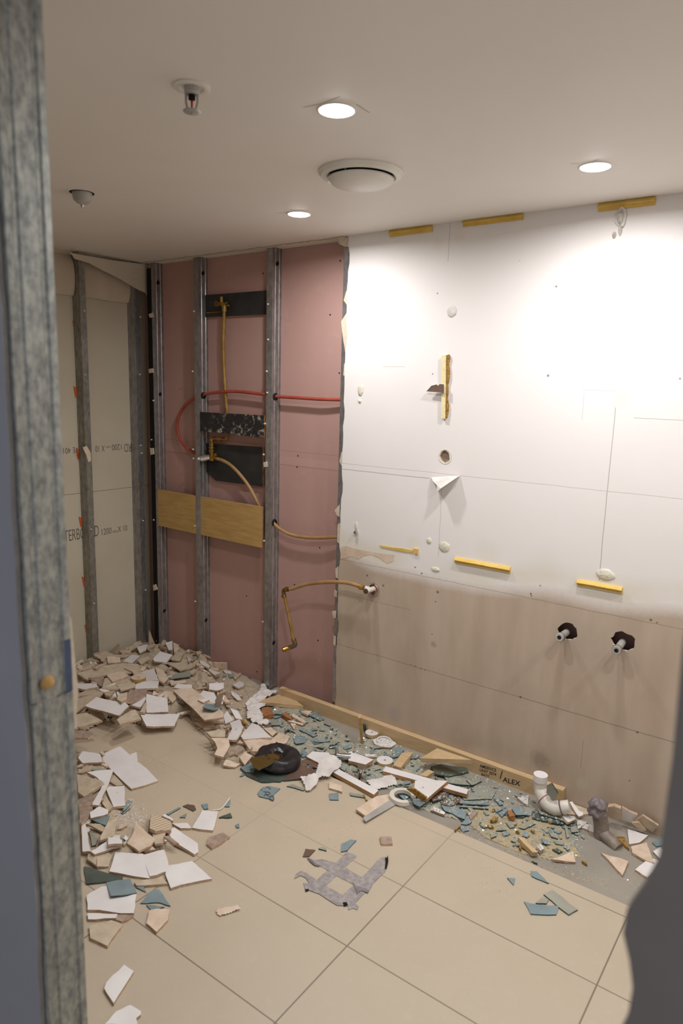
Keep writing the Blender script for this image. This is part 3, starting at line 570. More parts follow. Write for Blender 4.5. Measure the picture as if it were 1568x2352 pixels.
r = thing('foam_strip', P3(910, 1260, RW), 'thin torn yellow foam line with a small block at its end', 'foam strip')
wallp = lambda pts, name, mat, th, par: (lambda P: (lambda mb: (mb.prism([(p[0], RW-th, p[2]) for p in P], [(p[0], RW-.0003, p[2]) for p in P], 0, 0), mb.build(name, mat, par))[1])(MB()))([P3(a, b, RW-th) for a, b in pts])
wallp([(872, 1252), (884, 1254), (900, 1257), (926, 1260), (948, 1264), (948, 1270), (925, 1267), (905, 1263), (888, 1259), (874, 1257)], 'torn_line', M['yellow'], .003, r)
wallp([(949, 1259), (959, 1261), (958, 1273), (950, 1271)], 'end_block', M['yellow'], .008, r)
r = thing('foam_strip', P3(1017, 890, RW), 'vertical cream foam strip with a mirror sliver across it', 'foam strip')
M['cfoam'] = simple('cream_foam', (236, 226, 186), (228, 210, 150), 60, rough=.8, bump=.3)
wallp([(1014, 817), (1023, 815), (1022.5, 880), (1021, 962), (1013, 960)], 'cream_strip', M['cfoam'], .014, r)
wallp([(1023, 817), (1030, 814), (1032, 822), (1029, 835), (1031, 850), (1031, 865), (1027, 885), (1028, 900), (1026, 915), (1029, 930), (1028, 945), (1026, 958), (1021, 962), (1022, 880)], 'mirror_edge', M['ply'], .009, r)
P = [P3(a, b, RW-.022) for a, b in [(978.5, 899), (990, 886), (1003, 883), (1006, 886), (1010, 882), (1020, 883), (1020, 903), (1008, 901)]]
mb = MB(); mb.prism([(p[0], RW-.024+.003*(1 if i in (0, 1) else 0), p[2]) for i, p in enumerate(P)], [(p[0], RW-.020+.003*(1 if i in (0, 1) else 0), p[2]) for i, p in enumerate(P)], 0, 1)
M['mirrorb'] = simple('brown_reflecting_mirror', (120, 96, 84), (106, 84, 74), 10, rough=.15, spec=.6)
tag(mb.build('mirror_sliver', [M['mirrorb'], M['white']]), 'curved brown mirror sliver stuck across the vertical foam strip', 'mirror shard')
def lump(name, px, py, rx, rz, d, mat, label, cat, par=None, seed=1, Y=RW):
    rr = random.Random(seed); q = P3(px, py, Y); n1, n2 = 7, 18; mb = MB(); vs = [(q[0], Y-d, q[2])]; fs = []
    for i in range(1, n1+1):
        ph = i/n1*math.pi/2
        for k in range(n2):
            an = 2*math.pi*k/n2; j = 1+rr.uniform(-.09, .09)
            vs.append((q[0]+rx*math.sin(ph)*math.cos(an)*j, Y-d*math.cos(ph)*(1+rr.uniform(-.18, .18)), q[2]+rz*math.sin(ph)*math.sin(an)*j))
    fs += [(0, 1+k, 1+(k+1) % n2) for k in range(n2)]
    for i in range(n1-1):
        for k in range(n2): a = 1+i*n2+k; b = 1+i*n2+(k+1) % n2; fs.append((a, a+n2, b+n2, b))
    mb.add(vs, fs); fs2 = tuple(1+(n1-1)*n2+k for k in range(n2)); mb.f.append(fs2); mb.mi.append(0)
    o = mb.build(name, mat, par, True)
    if label: tag(o, label, cat)
    return o
lump('silicone_pad', 1038, 715, .020, .022, .006, M['paper'], 'round white silicone dab high above the vertical foam strip', 'silicone dab', seed=3)
lump('silicone_pad', 828, 896, .014, .026, .005, M['putty'], 'lumpy silicone dab right of the red pipe', 'silicone dab', seed=4)
lump('silicone_pad', 826, 921, .008, .008, .006, M['putty'], 'tiny round silicone dot below the lumpy dab', 'silicone dab', seed=5)
lump('silicone_pad', 985, 1242, .012, .013, .004, M['putty'], 'small silicone dab left of its larger twin', 'silicone dab', seed=7)
lump('silicone_pad', 1020, 1256, .024, .022, .005, M['putty'], 'larger silicone dab with plaster crumbs above the lower strip', 'silicone dab', seed=8)
lump('silicone_pad', 1390, 1320, .033, .021, .006, M['putty'], 'heart shaped silicone dab above the shorter lower strip', 'silicone dab', seed=9)
lump('silicone_pad', 1000, 1308, .020, .010, .004, M['putty'], 'flat silicone smear at the edge of the white paint', 'silicone dab', seed=10)
r = thing('screw_anchor', P3(819, 1221, RW), 'metal screw anchor in a yellow dab near the tan pipe', 'screw anchor')
lump('putty', 818, 1208, .009, .018, .003, M['putty'], None, None, r, 11)
q = Vector(P3(819, 1222, RW)); mb = MB(); mb.lathe([(0, -.016), (.006, -.016), (.009, -.012), (.009, 0)], q, (0, 1, 0), 14); mb.build('bolt_head', M['chrome'], r, True, True)
r = thing('clear_silicone_blob', P3(1424, 505, RW), 'clear silicone blob with white skin hanging below the ceiling strip', 'silicone blob')
wallp([(1428, 474), (1436, 480), (1438, 492), (1434, 512), (1430, 520), (1420, 520), (1411, 510), (1410, 494), (1418, 482)], 'skin', M['paper'], .012, r)
M['clear'] = simple('clear_silicone', (214, 210, 200), (180, 174, 164), 40, rough=.08, spec=.8, bump=.8)
lump('clear_lump', 1427, 500, .012, .026, .030, M['clear'], None, None, r, 12); lump('clear_drip', 1425, 526, .006, .022, .02, M['clear'], None, None, r, 13); lump('clear_drip', 1411, 540, .006, .010, .02, M['clear'], None, None, r, 14)
# torn flap of paper
def q_(px, py, o): p = P3(px, py, RW-o); return tuple(p)
mb = MB(); vs = [q_(990, 1096, .001), q_(1022, 1094, .001), q_(1056, 1092, .002), q_(1040, 1103, .035), q_(1012, 1122, .05), q_(1004, 1130, .045), q_(1003, 1114, .03), q_(995, 1106, .02), q_(1022, 1103, .02)]
fs = [(0, 1, 8, 7), (1, 2, 3, 8), (8, 3, 4, 6), (6, 4, 5), (7, 8, 6)]
mb.add(vs, fs); mb.add([(a, b-.0012, c) for a, b, c in vs], [tuple(f[::-1]) for f in fs]); tag(mb.build('torn_paper_flap', M['paper'], None, False), 'torn white paper flap folded out along the horizontal joint', 'paper flap')
# plaster rim around the oval hole
q = P3(1022, 1049, RW); mb = MB(); mb.lathe([(.0255, .0), (.028, -.002), (.031, -.0002)], (q[0], RW, q[2]), (0, 1, 0), 24); o = mb.build('hole_rim', M['putty'], rw, True); mb = MB(); mb.lathe([(0, SF+.002-RW), (.04, SF+.002-RW), (.04, SF+.004-RW), (0, SF+.004-RW)], (q[0], RW, q[2]), (0, 1, 0), 20); mb.build('hole_backing', M['brown'], rw)

# ------------------------------------------------------------------ ceiling fittings
lamp_labels = ['nearest and largest recessed round ceiling light', 'recessed round ceiling light close to the white wall', 'smallest recessed ceiling light near the pink wall', 'recessed ceiling light outside the frame far right', 'recessed ceiling light outside the frame near right']
for i, (lx, ly) in enumerate(LAMPS):
    r = thing('downlight', (lx, ly, CEIL), lamp_labels[i], 'ceiling light', 'recessed ceiling lights')
    c = Vector((lx, ly, CEIL)); mb = MB(); mb.lathe([(0.040, 0.0), (0.041, -.0035), (0.045, -.002), (0.0475, 0.0)], c, (0, 0, 1), 40); mb.build('trim_ring', M['fitting'], r, True)
    mb = MB(); mb.lathe([(0.0401, -.0008), (0.036, -.0045), (0.025, -.0065), (0.0, -.007)], c, (0, 0, 1), 40); mb.build('diffuser', M['lamp'], r, True)
    ld = bpy.data.lights.new('downlight_lamp', 'AREA'); ld.shape = 'DISK'; ld.size = 0.075; ld.energy = LAMP_W; ld.color = (1.0, 0.995, 1.0); ld.spread = math.radians(170)
    lo = bpy.data.objects.new('downlight_lamp', ld); lo.location = (0, 0, -0.009); COL.objects.link(lo); lo.parent = r
mb = MB()
for a, b in [((696, 247), (735, 239)), ((735, 240), (780, 222)), ((818, 240), (848, 259)), ((638, 490), (662, 487)), ((1308, 376), (1330, 376)), ((1345, 377), (1375, 366))]:
    p = Vector(atz(*a, CEIL-.0006)); q = Vector(atz(*b, CEIL-.0006)); d = (q-p).normalized(); n_ = Vector((-d.y, d.x, 0))*.0008
    mb.add([p-n_, q-n_, q+n_, p+n_], [(0, 1, 2, 3)])
mb.build('pencil_marks', M['pencil'], ceil)
c = Vector(atz(829, 396, CEIL)); rO = 0.127
r = thing('ceiling_diffuser', c, 'round white exhaust vent between the ceiling lights', 'ceiling vent')
mb = MB(); mb.lathe([(rO, 0), (rO, -.004), (rO-.008, -.013), (rO-.022, -.016), (rO-.030, -.010), (rO-.033, -.0005)], c, (0, 0, 1), 64); mb.build('outer_ring', M['fitting'], r, True, True)
mb = MB(); mb.lathe([(rO-.032, -.0006), (0, -.0006)], c, (0, 0, 1), 48); mb.build('vent_throat', M['dark'], r)
mb = MB(); mb.lathe([(0, -.044), (.03, -.0435), (.06, -.040), (.085, -.034), (.098, -.026), (.100, -.020), (.094, -.018), (0, -.016)], c, (0, 0, 1), 64); mb.build('centre_disc', M['fitting'], r, True)
for k in range(3): an = k*2.094+.6; mb = MB(); mb.tube([c+Vector((math.cos(an)*.085, math.sin(an)*.085, -.02)), c+Vector((math.cos(an)*.095, math.sin(an)*.095, -.0008))], .002, 6); mb.build('clip', M['greyp'], r)
c = Vector(atz(440, 199, CEIL)); r = thing('fire_sprinkler', c, 'fire sprinkler with red bulb in a round ceiling cup', 'sprinkler')
mb = MB(); mb.lathe([(.0400, 0), (.040, -.003), (.036, -.005), (.027, -.0045), (.024, -.001), (0.0, -.0007)], c, (0, 0, 1), 36); mb.build('escutcheon', M['fitting'], r, True, True)
mb = MB(); mb.lathe([(.016, 0), (.016, -.012), (.012, -.016), (0, -.016)], c, (0, 0, 1), 20); mb.build('sprinkler_body', M['greyp'], r, True, True)
mb = MB()
for s_ in (-1, 1): mb.tube(smooth_path([c+Vector((s_*.0125*.81, s_*.0125*.58, -.012)), c+Vector((s_*.0125*.81, s_*.0125*.58, -.032)), c+Vector((s_*.008*.81, s_*.008*.58, -.046)), c+Vector((0, 0, -.054))], 4), .0026, 8)
mb.build('frame_arm', M['greyp'], r, True)
mb = MB(); mb.tube([c+Vector((0, 0, -.026)), c+Vector((0, 0, -.046))], [.0028, .0018], 10); bulb = mb.build('red_bulb', M['redglass'], r, True)
mb = MB(); mb.tube([c+Vector((0, 0, -.0165)), c+Vector((0, 0, -.026))], .0075, 12); mb.build('bulb_seat', M['dark'], bulb, True, True)
mb = MB(); mb.lathe([(0, -.053), (.016, -.052), (.019, -.050), (.019, -.0485), (0, -.0495)], c, (0, 0, 1), 24); mb.build('deflector', M['greyp'], r, True)
c = Vector(atz(188, 443, CEIL)); r = thing('fire_sprinkler', c, 'half hidden grey sprinkler cup beside the jamb stud', 'sprinkler')
mb = MB(); mb.lathe([(.033, 0), (.033, -.004), (.029, -.024), (.018, -.034), (0, -.037)], c, (0, 0, 1), 28); mb.build('cup', M['greyp'], r, True)
mb = MB(); mb.lathe([(.006, -.035), (.006, -.043), (.003, -.049), (0, -.050)], c, (0, 0, 1), 12); mb.build('deflector', M['chrome'], r, True)
mb = MB(); mb.lathe([(.0331, 0), (.0405, -.0006), (.041, 0)], c, (0, 0, 1), 28); mb.build('trim_ring', M['dark'], r, True)

# ------------------------------------------------------------------ rubble on the floor
GX0, GY0, GC = -3.32, 0.45, 0.005
GNX, GNY = int((0.6-GX0)/GC), int((2.60-GY0)/GC)
gx = GX0+(np.arange(GNX)+.5)*GC; gy = GY0+(np.arange(GNY)+.5)*GC
HF = np.where(gy[:, None] > TE, -0.012, 0.0)*np.ones((1, GNX))
REG = {'A': (160, 1440, 3.92), 'B': (480, 1540, 3.92), 'C': (160, 1690, 3.92), 'D': (160, 1950, 3.92), 'E': (560, 1800, 3.92), 'F': (800, 1640, 3.92), 'G': (1080, 1720, 3.213), 'P': (0, 0, 1)}
def px_of(reg, pts): a, b, k = REG[reg]; return [(a+x/k, b+y/k) for x, y in pts]
def cells(poly):
    xs = [p[0] for p in poly]; ys = [p[1] for p in poly]
    i0 = max(0, int((min(xs)-GX0)/GC)-1); i1 = min(GNX, int((max(xs)-GX0)/GC)+2); j0 = max(0, int((min(ys)-GY0)/GC)-1); j1 = min(GNY, int((max(ys)-GY0)/GC)+2)
    if i1 <= i0 or j1 <= j0: return None
    Xc, Yc = np.meshgrid(gx[i0:i1], gy[j0:j1]); ins = np.zeros(Xc.shape, bool); n = len(poly)
    for k in range(n):
        x1, y1 = poly[k][:2]; x2, y2 = poly[(k+1) % n][:2]
        if y1 == y2: continue
        c = ((y1 > Yc) != (y2 > Yc)) & (Xc < (x2-x1)*(Yc-y1)/(y2-y1)+x1); ins ^= c
    if not ins.any(): ins[ins.shape[0]//2, ins.shape[1]//2] = True
    return i0, i1, j0, j1, Xc, Yc, ins
def rest_plane(poly, maxs=0.22, pc=88):
    c = cells(poly)
    if c is None: return (0, 0, 0.0)
    i0, i1, j0, j1, Xc, Yc, ins = c; x = Xc[ins]; y = Yc[ins]; h = HF[j0:j1, i0:i1][ins]
    if len(h) < 6: return (0, 0, float(h.max()))
    cx, cy = x.mean(), y.mean(); A = np.c_[x-cx, y-cy, np.ones(len(x))]
    s = np.linalg.lstsq(A, h, rcond=None)[0]; m = math.hypot(s[0], s[1])
    if m > maxs: s[0] *= maxs/m; s[1] *= maxs/m
    r = h-(s[0]*(x-cx)+s[1]*(y-cy)); off = np.percentile(r, pc)
    return (float(s[0]), float(s[1]), float(off-s[0]*cx-s[1]*cy))
def paint(poly, pl, th):
    c = cells(poly)
    if c is None: return
    i0, i1, j0, j1, Xc, Yc, ins = c; z = pl[0]*Xc+pl[1]*Yc+pl[2]+th; H = HF[j0:j1, i0:i1]; H[ins] = np.maximum(H[ins], z[ins])
def unproj_plane(px, py, pl, th):
    d = _ray(px, py); t = (pl[2]+th-CAMH)/(d[2]-pl[0]*d[0]-pl[1]*d[1]); return np.array([0, 0, CAMH])+d*t
def broken(pts, rr, amp=0.05):
    out = []; n = len(pts)
    for i in range(n):
        a = np.array(pts[i], float); b = np.array(pts[(i+1) % n], float); out.append(tuple(a)); L = np.hypot(*(b-a)[:2])
        if L > 9:
            nn = np.array([-(b-a)[1], (b-a)[0]])/L
            for t in (0.36, 0.7): out.append(tuple(a+(b-a)*(t+rr.uniform(-.08, .08))+nn*L*amp*rr.uniform(-.5, .5)))
    return out
KIND = {'W': ('white', 'edge', .009), 'C': ('cream', 'edge', .009), 'T': ('tan', 'edge', .009), 'P': ('peach', 'edge', .009), 'N': ('brown', 'edge', .008), 'R': ('ribbed', 'edge', .011), 'B': ('blue', 'glassedge', .004),
        'M': ('mirror', 'glassedge', .004), 'G': ('gglass', 'glassedge', .005), 'D': ('dkglass', 'glassedge', .006), 'K': ('timber', 'timber', .018), 'O': ('orangewood', 'orangewood', .02), 'V': ('white', 'mdf', .016),
        'Y': ('ply', 'ply', .01), 'S': ('screed', 'screed', .006), 'g': ('greyp', 'greyp', .005), 'm': ('mirrorb', 'glassedge', .004)}
NAMES = {'W': ('tile_shard', 'tile shard'), 'C': ('tile_shard', 'tile shard'), 'T': ('tile_shard', 'tile shard'), 'P': ('tile_shard', 'tile shard'), 'N': ('tile_shard', 'tile shard'), 'R': ('tile_shard', 'tile shard'), 'B': ('mirror_shard', 'mirror shard'),
         'M': ('mirror_shard', 'mirror shard'), 'm': ('mirror_shard', 'mirror shard'), 'G': ('glass_shard', 'glass shard'), 'D': ('glass_shard', 'glass shard'), 'K': ('wood_offcut', 'wood offcut'), 'O': ('wood_offcut', 'wood offcut'), 'V': ('board_offcut', 'board offcut'), 'Y': ('wood_offcut', 'wood offcut'), 'S': ('plaster_chunk', 'plaster chunk'), 'g': ('plastic_strip', 'plastic strip')}
LAST = {}; CH = []; AN = []
def slab(kind, reg, pts, label, th=None, lift=0.0, maxs=0.22, amp=0.05, name=None, cat=None, flat=False, pc=88):
    rr = random.Random(str(label)); k = KIND[kind]; th = th or k[2]; pp = broken(px_of(reg, pts), rr, amp)
    cx = sum(p[0] for p in pp)/len(pp); cy = sum(p[1] for p in pp)/len(pp); z = 0.01; pl = (0, 0, 0)
    for _ in range(3):
        poly = [unproj_plane(a, b, pl, th) for a, b in pp]; pl = rest_plane(poly, 0 if flat else maxs, pc)
        pl = (pl[0], pl[1], pl[2]+lift)
    top = [unproj_plane(a, b, pl, th) for a, b in pp]
    n = Vector((-pl[0], -pl[1], 1)).normalized(); bot = [Vector(p)-n*th+Vector((rr.uniform(-1, 1), rr.uniform(-1, 1), 0))*th*.15 for p in top]
    for P_l in (top, bot):
        for p in P_l:
            if p[1] > 2.495 and p[0] > -1.85: p[1] = 2.495
            if p[1] > 2.573: p[1] = 2.573
            if p[0] < LB+.006: p[0] = LB+.006
    mb = MB(); mb.prism(top, bot); nm, ct = NAMES[kind]; AN.append((label, float(np.mean([p[0] for p in top])), float(np.mean([p[1] for p in top]))))
    paint(top, pl, th); LAST['pl'] = (pl, th)
    return tag(mb.build(name or nm, [M[k[0]], M[k[1]]]), label, cat or ct)
def in_poly(x, y, P):
    c = False; n = len(P)
    for i in range(n):
        x1, y1 = P[i]; x2, y2 = P[(i+1) % n]
        if (y1 > y) != (y2 > y) and x < (x2-x1)*(y-y1)/(y2-y1)+x1: c = not c
    return c
def rand_in(zone, rr):
    xs = [p[0] for p in zone]; ys = [p[1] for p in zone]
    while True:
        x, y = rr.uniform(min(xs), max(xs)), rr.uniform(min(ys), max(ys))
        if in_poly(x, y, zone): q = atz(x, y, 0.0); return q
def clampxy(x, y):
    y = min(y, 2.565 if x < -1.85 else 2.46); return max(x, LX+0.02), y
def chip(kind, x, y, size, label, group, rr, asp=None):
    k = KIND[kind]; th = k[2]*(rr.uniform(.7, 1.0)); n = rr.choice((3, 4, 4, 5)); a0 = rr.uniform(0, 6.28); asp = asp or rr.uniform(.35, .9); ro = rr.uniform(0, 6.28); poly = []
    for i in range(n):
        an = a0+6.283*(i+rr.uniform(-.25, .25))/n; u, v = math.cos(an)*size, math.sin(an)*size*asp; X_, Y_ = x+u*math.cos(ro)-v*math.sin(ro), y+u*math.sin(ro)+v*math.cos(ro); poly.append(clampxy(X_, Y_))
    pl = rest_plane(poly, .45, 80); tx, ty = rr.uniform(-.08, .08), rr.uniform(-.08, .08)
    pl = (pl[0]+tx, pl[1]+ty, pl[2]-tx*x-ty*y+ (abs(tx)+abs(ty))*size*.5)
    top = [(p[0], p[1], pl[0]*p[0]+pl[1]*p[1]+pl[2]+th) for p in poly]; bot = [(p[0], p[1], p[2]-th) for p in top]
    mb = MB(); mb.prism(top, bot); nm = 'tile_chip' if k[1] == 'edge' else ('glass_chip' if kind in 'BMGD' else 'wood_chip')
    paint(poly, pl, th); o = tag(mb.build(nm, [M[k[0]], M[k[1]]]), label, nm.replace('_', ' '), group)
    CH.append((o, x, y, {'T': 'tan', 'P': 'peach', 'W': 'white', 'N': 'brown', 'C': 'cream', 'B': 'blue grey', 'G': 'pale green', 'M': 'mirrored', 'D': 'dark green', 'Y': 'yellow'}[kind], {3: 'triangular', 4: 'four sided', 5: 'five sided'}[n], 'tiny' if size < .012 else 'small' if size < .022 else 'medium' if size < .035 else 'large')); return o
def scatter(n, zone, kinds, s0, s1, label, group, seed):
    rr = random.Random(seed)
    for i in range(n): q = rand_in(zone, rr); x, y = clampxy(q[0], q[1]); chip(rr.choice(kinds), x, y, s0+(s1-s0)*rr.random()**2, label, group, rr)
def mound(zone, amp, mat, label, name, rough=0.004, seed=1, falloff=14):
    P = [atz(a, b, 0.0) for a, b in zone]; P = [(max(p[0], LX-.05), min(p[1], 2.572), 0) for p in P]; c = cells(P); i0, i1, j0, j1, Xc, Yc, ins = c
    m = np.pad(ins.astype(float), 1)
    for _ in range(falloff):
        q = np.pad(m, 1, mode='edge'); m2 = (q[:-2, 1:-1]+q[2:, 1:-1]+q[1:-1, :-2]+q[1:-1, 2:]+q[1:-1, 1:-1])/5; m = m2*np.pad(ins, 1)
    m = m[1:-1, 1:-1]; m = m/m.max(); rg = np.random.RandomState(seed); sh = m.shape
    nz = rg.rand(*sh); lo = rg.rand(sh[0]//8+2, sh[1]//8+2); lo = np.kron(lo, np.ones((8, 8)))[:sh[0], :sh[1]]
    for _ in range(6): q = np.pad(lo, 1, mode='edge'); lo = (q[:-2, 1:-1]+q[2:, 1:-1]+q[1:-1, :-2]+q[1:-1, 2:]+q[1:-1, 1:-1])/5
    z = amp*m*(.5+lo)+rough*nz*np.minimum(1, m*3); keep = ins & (m > .04)
    H = HF[j0:j1, i0:i1]; Zt = H+z; vs = []; idx = -np.ones((sh[0]+1, sh[1]+1), int)
    vz = np.zeros((sh[0]+1, sh[1]+1)); cnt = np.zeros_like(vz)
    for dj in (0, 1):
        for di in (0, 1): vz[dj:dj+sh[0], di:di+sh[1]] += np.where(keep, Zt, H-.002); cnt[dj:dj+sh[0], di:di+sh[1]] += 1
    vz /= cnt; fs = []
    for j in range(sh[0]):
        for i in range(sh[1]):
            if keep[j, i]:
                f = []
                for a, b in ((j, i), (j, i+1), (j+1, i+1), (j+1, i)):
                    if idx[a, b] < 0: idx[a, b] = len(vs); vs.append((GX0+(i0+b)*GC, GY0+(j0+a)*GC, vz[a, b]))
                    f.append(int(idx[a, b]))
                fs.append(tuple(f))
    H[keep] = Zt[keep]; mb = MB(); mb.add(vs, fs); return tag(mb.build(name, mat, None, True), label, name.replace('_', ' '), None, 'stuff')
def crumbs(n, zone, mat, s0, s1, label, name, seed, zmax=0.012):
    rg = random.Random(seed); mb = MB()
    for _ in range(n):
        q = rand_in(zone, rg); x, y = clampxy(q[0], q[1]); i = min(GNX-1, max(0, int((x-GX0)/GC))); j = min(GNY-1, max(0, int((y-GY0)/GC))); z = HF[j, i]
        if z > zmax and rg.random() > .02: continue
        s = s0+(s1-s0)*rg.random()**3
        a = rg.uniform(0, 6.28); vs = [(x+math.cos(a+k*2.1)*s*rg.uniform(.6, 1), y+math.sin(a+k*2.1)*s*rg.uniform(.6, 1), z+rg.uniform(0, .2)*s) for k in range(3)]; vs.append((x+rg.uniform(-.3, .3)*s, y+rg.uniform(-.3, .3)*s, z+s*rg.uniform(.4, .9)))
        mb.add(vs, [(0, 2, 1), (0, 1, 3), (1, 2, 3), (2, 0, 3)])
    return tag(mb.build(name, mat), label, name.replace('_', ' '), None, 'stuff')

M['dust'] = simple('tan_rubble_dust', (188, 172, 150), (176, 160, 138), 60, rough=.95, bump=.3)
M['gdust'] = simple('green_glass_grit', (150, 156, 146), (184, 170, 146), 45, rough=.5, bump=.8, lo=.4, hi=.6)
M['sand'] = simple('yellow_grit', (186, 166, 126), (160, 150, 128), 50, rough=.85, bump=.7)
ZA3 = [(440, 1500), (500, 1525), (570, 1548), (625, 1590), (600, 1620), (560, 1640), (520, 1660), (450, 1600)]
ZA = [(165, 1535), (235, 1503), (320, 1480), (400, 1472), (440, 1490), (480, 1530), (500, 1580), (520, 1640), (470, 1660), (420, 1640), (330, 1668), (250, 1650), (200, 1680), (165, 1690)]
ZA2 = [(430, 1620), (560, 1580), (600, 1650), (640, 1700), (590, 1740), (560, 1760), (500, 1740), (480, 1700), (440, 1660)]
ZC = [(185, 1735), (240, 1735), (250, 1800), (285, 1850), (250, 1900), (330, 1900), (385, 1900), (380, 1950), (300, 1965), (210, 1990), (180, 1900)]
ZG1 = [(600, 1640), (640, 1610), (700, 1630), (790, 1680), (830, 1720), (820, 1760), (740, 1790), (690, 1760), (650, 1700)]
ZG2 = [(820, 1690), (900, 1700), (980, 1745), (960, 1800), (1040, 1840), (1060, 1880), (960, 1850), (880, 1800), (800, 1770)]
ZG3 = [(980, 1780), (1110, 1770), (1220, 1830), (1330, 1880), (1350, 1920), (1320, 1965), (1240, 1965), (1150, 1930), (1060, 1885), (1000, 1830)]
ZS = [(1040, 1850), (1110, 1840), (1200, 1860), (1300, 1900), (1335, 1960), (1290, 1975), (1200, 1955), (1110, 1915)]
mound(ZA, 0.045, M['dust'], 'tan dust and fine rubble heaped in the far corner', 'rubble_dust', .006, 1)
mound(ZA3, 0.010, M['dust'], 'smooth sandy dust in front of the pink board', 'rubble_dust', .002, 7)
mound(ZA2, 0.012, M['dust'], 'tan dust spread under the middle shards', 'rubble_dust', .004, 2)
mound(ZC, 0.014, M['dust'], 'tan dust under the shards beside the jamb stud', 'rubble_dust', .004, 3)
mound(ZG1, 0.008, M['gdust'], 'greenish glass grit beside the long timber', 'glass_grit', .005, 4, 6)
mound(ZG2, 0.006, M['gdust'], 'greenish glass grit around the white board offcuts', 'glass_grit', .005, 5, 6)
mound(ZS, 0.004, M['sand'], 'yellow grit on the bare screed by the drain pipe', 'yellow_grit', .004, 6, 6)
LA, GA = 'small broken tile chip in the heap at the foot of the studs', 'small tile chips in the far corner heap'
scatter(150, ZA, 'TTTPPWWNCT', .018, .068, LA, GA, 11)
scatter(26, ZA3, 'TTPWCB', .008, .03, 'small broken tile chip on the sandy patch before the pink board', 'small tile chips on the sandy patch', 18)
scatter(45, ZA2, 'TTPPWWNC', .010, .045, 'small broken tile chip in the middle of the rubble trail', 'small tile chips in the middle trail', 12)
scatter(45, ZC, 'TTPPWNC', .010, .04, 'small broken tile chip in the pile beside the jamb stud', 'small tile chips beside the jamb stud', 13)
scatter(95, ZG1, 'BBBBGGBD', .006, .032, 'small blue grey glass chip along the left part of the timber', 'small glass chips by the left timber', 14)
scatter(60, ZG2, 'BBBGGD', .006, .03, 'small blue grey glass chip around the white board offcuts', 'small glass chips around the board offcuts', 15)
scatter(110, ZG3, 'BBBBGGBD', .005, .026, 'small blue grey glass chip on the yellow grit near the drain', 'small glass chips on the yellow grit', 16)
scatter(12, ZS, 'Y', .006, .02, 'small splinter of yellow wood on the grit', 'yellow wood splinters on the grit', 17)
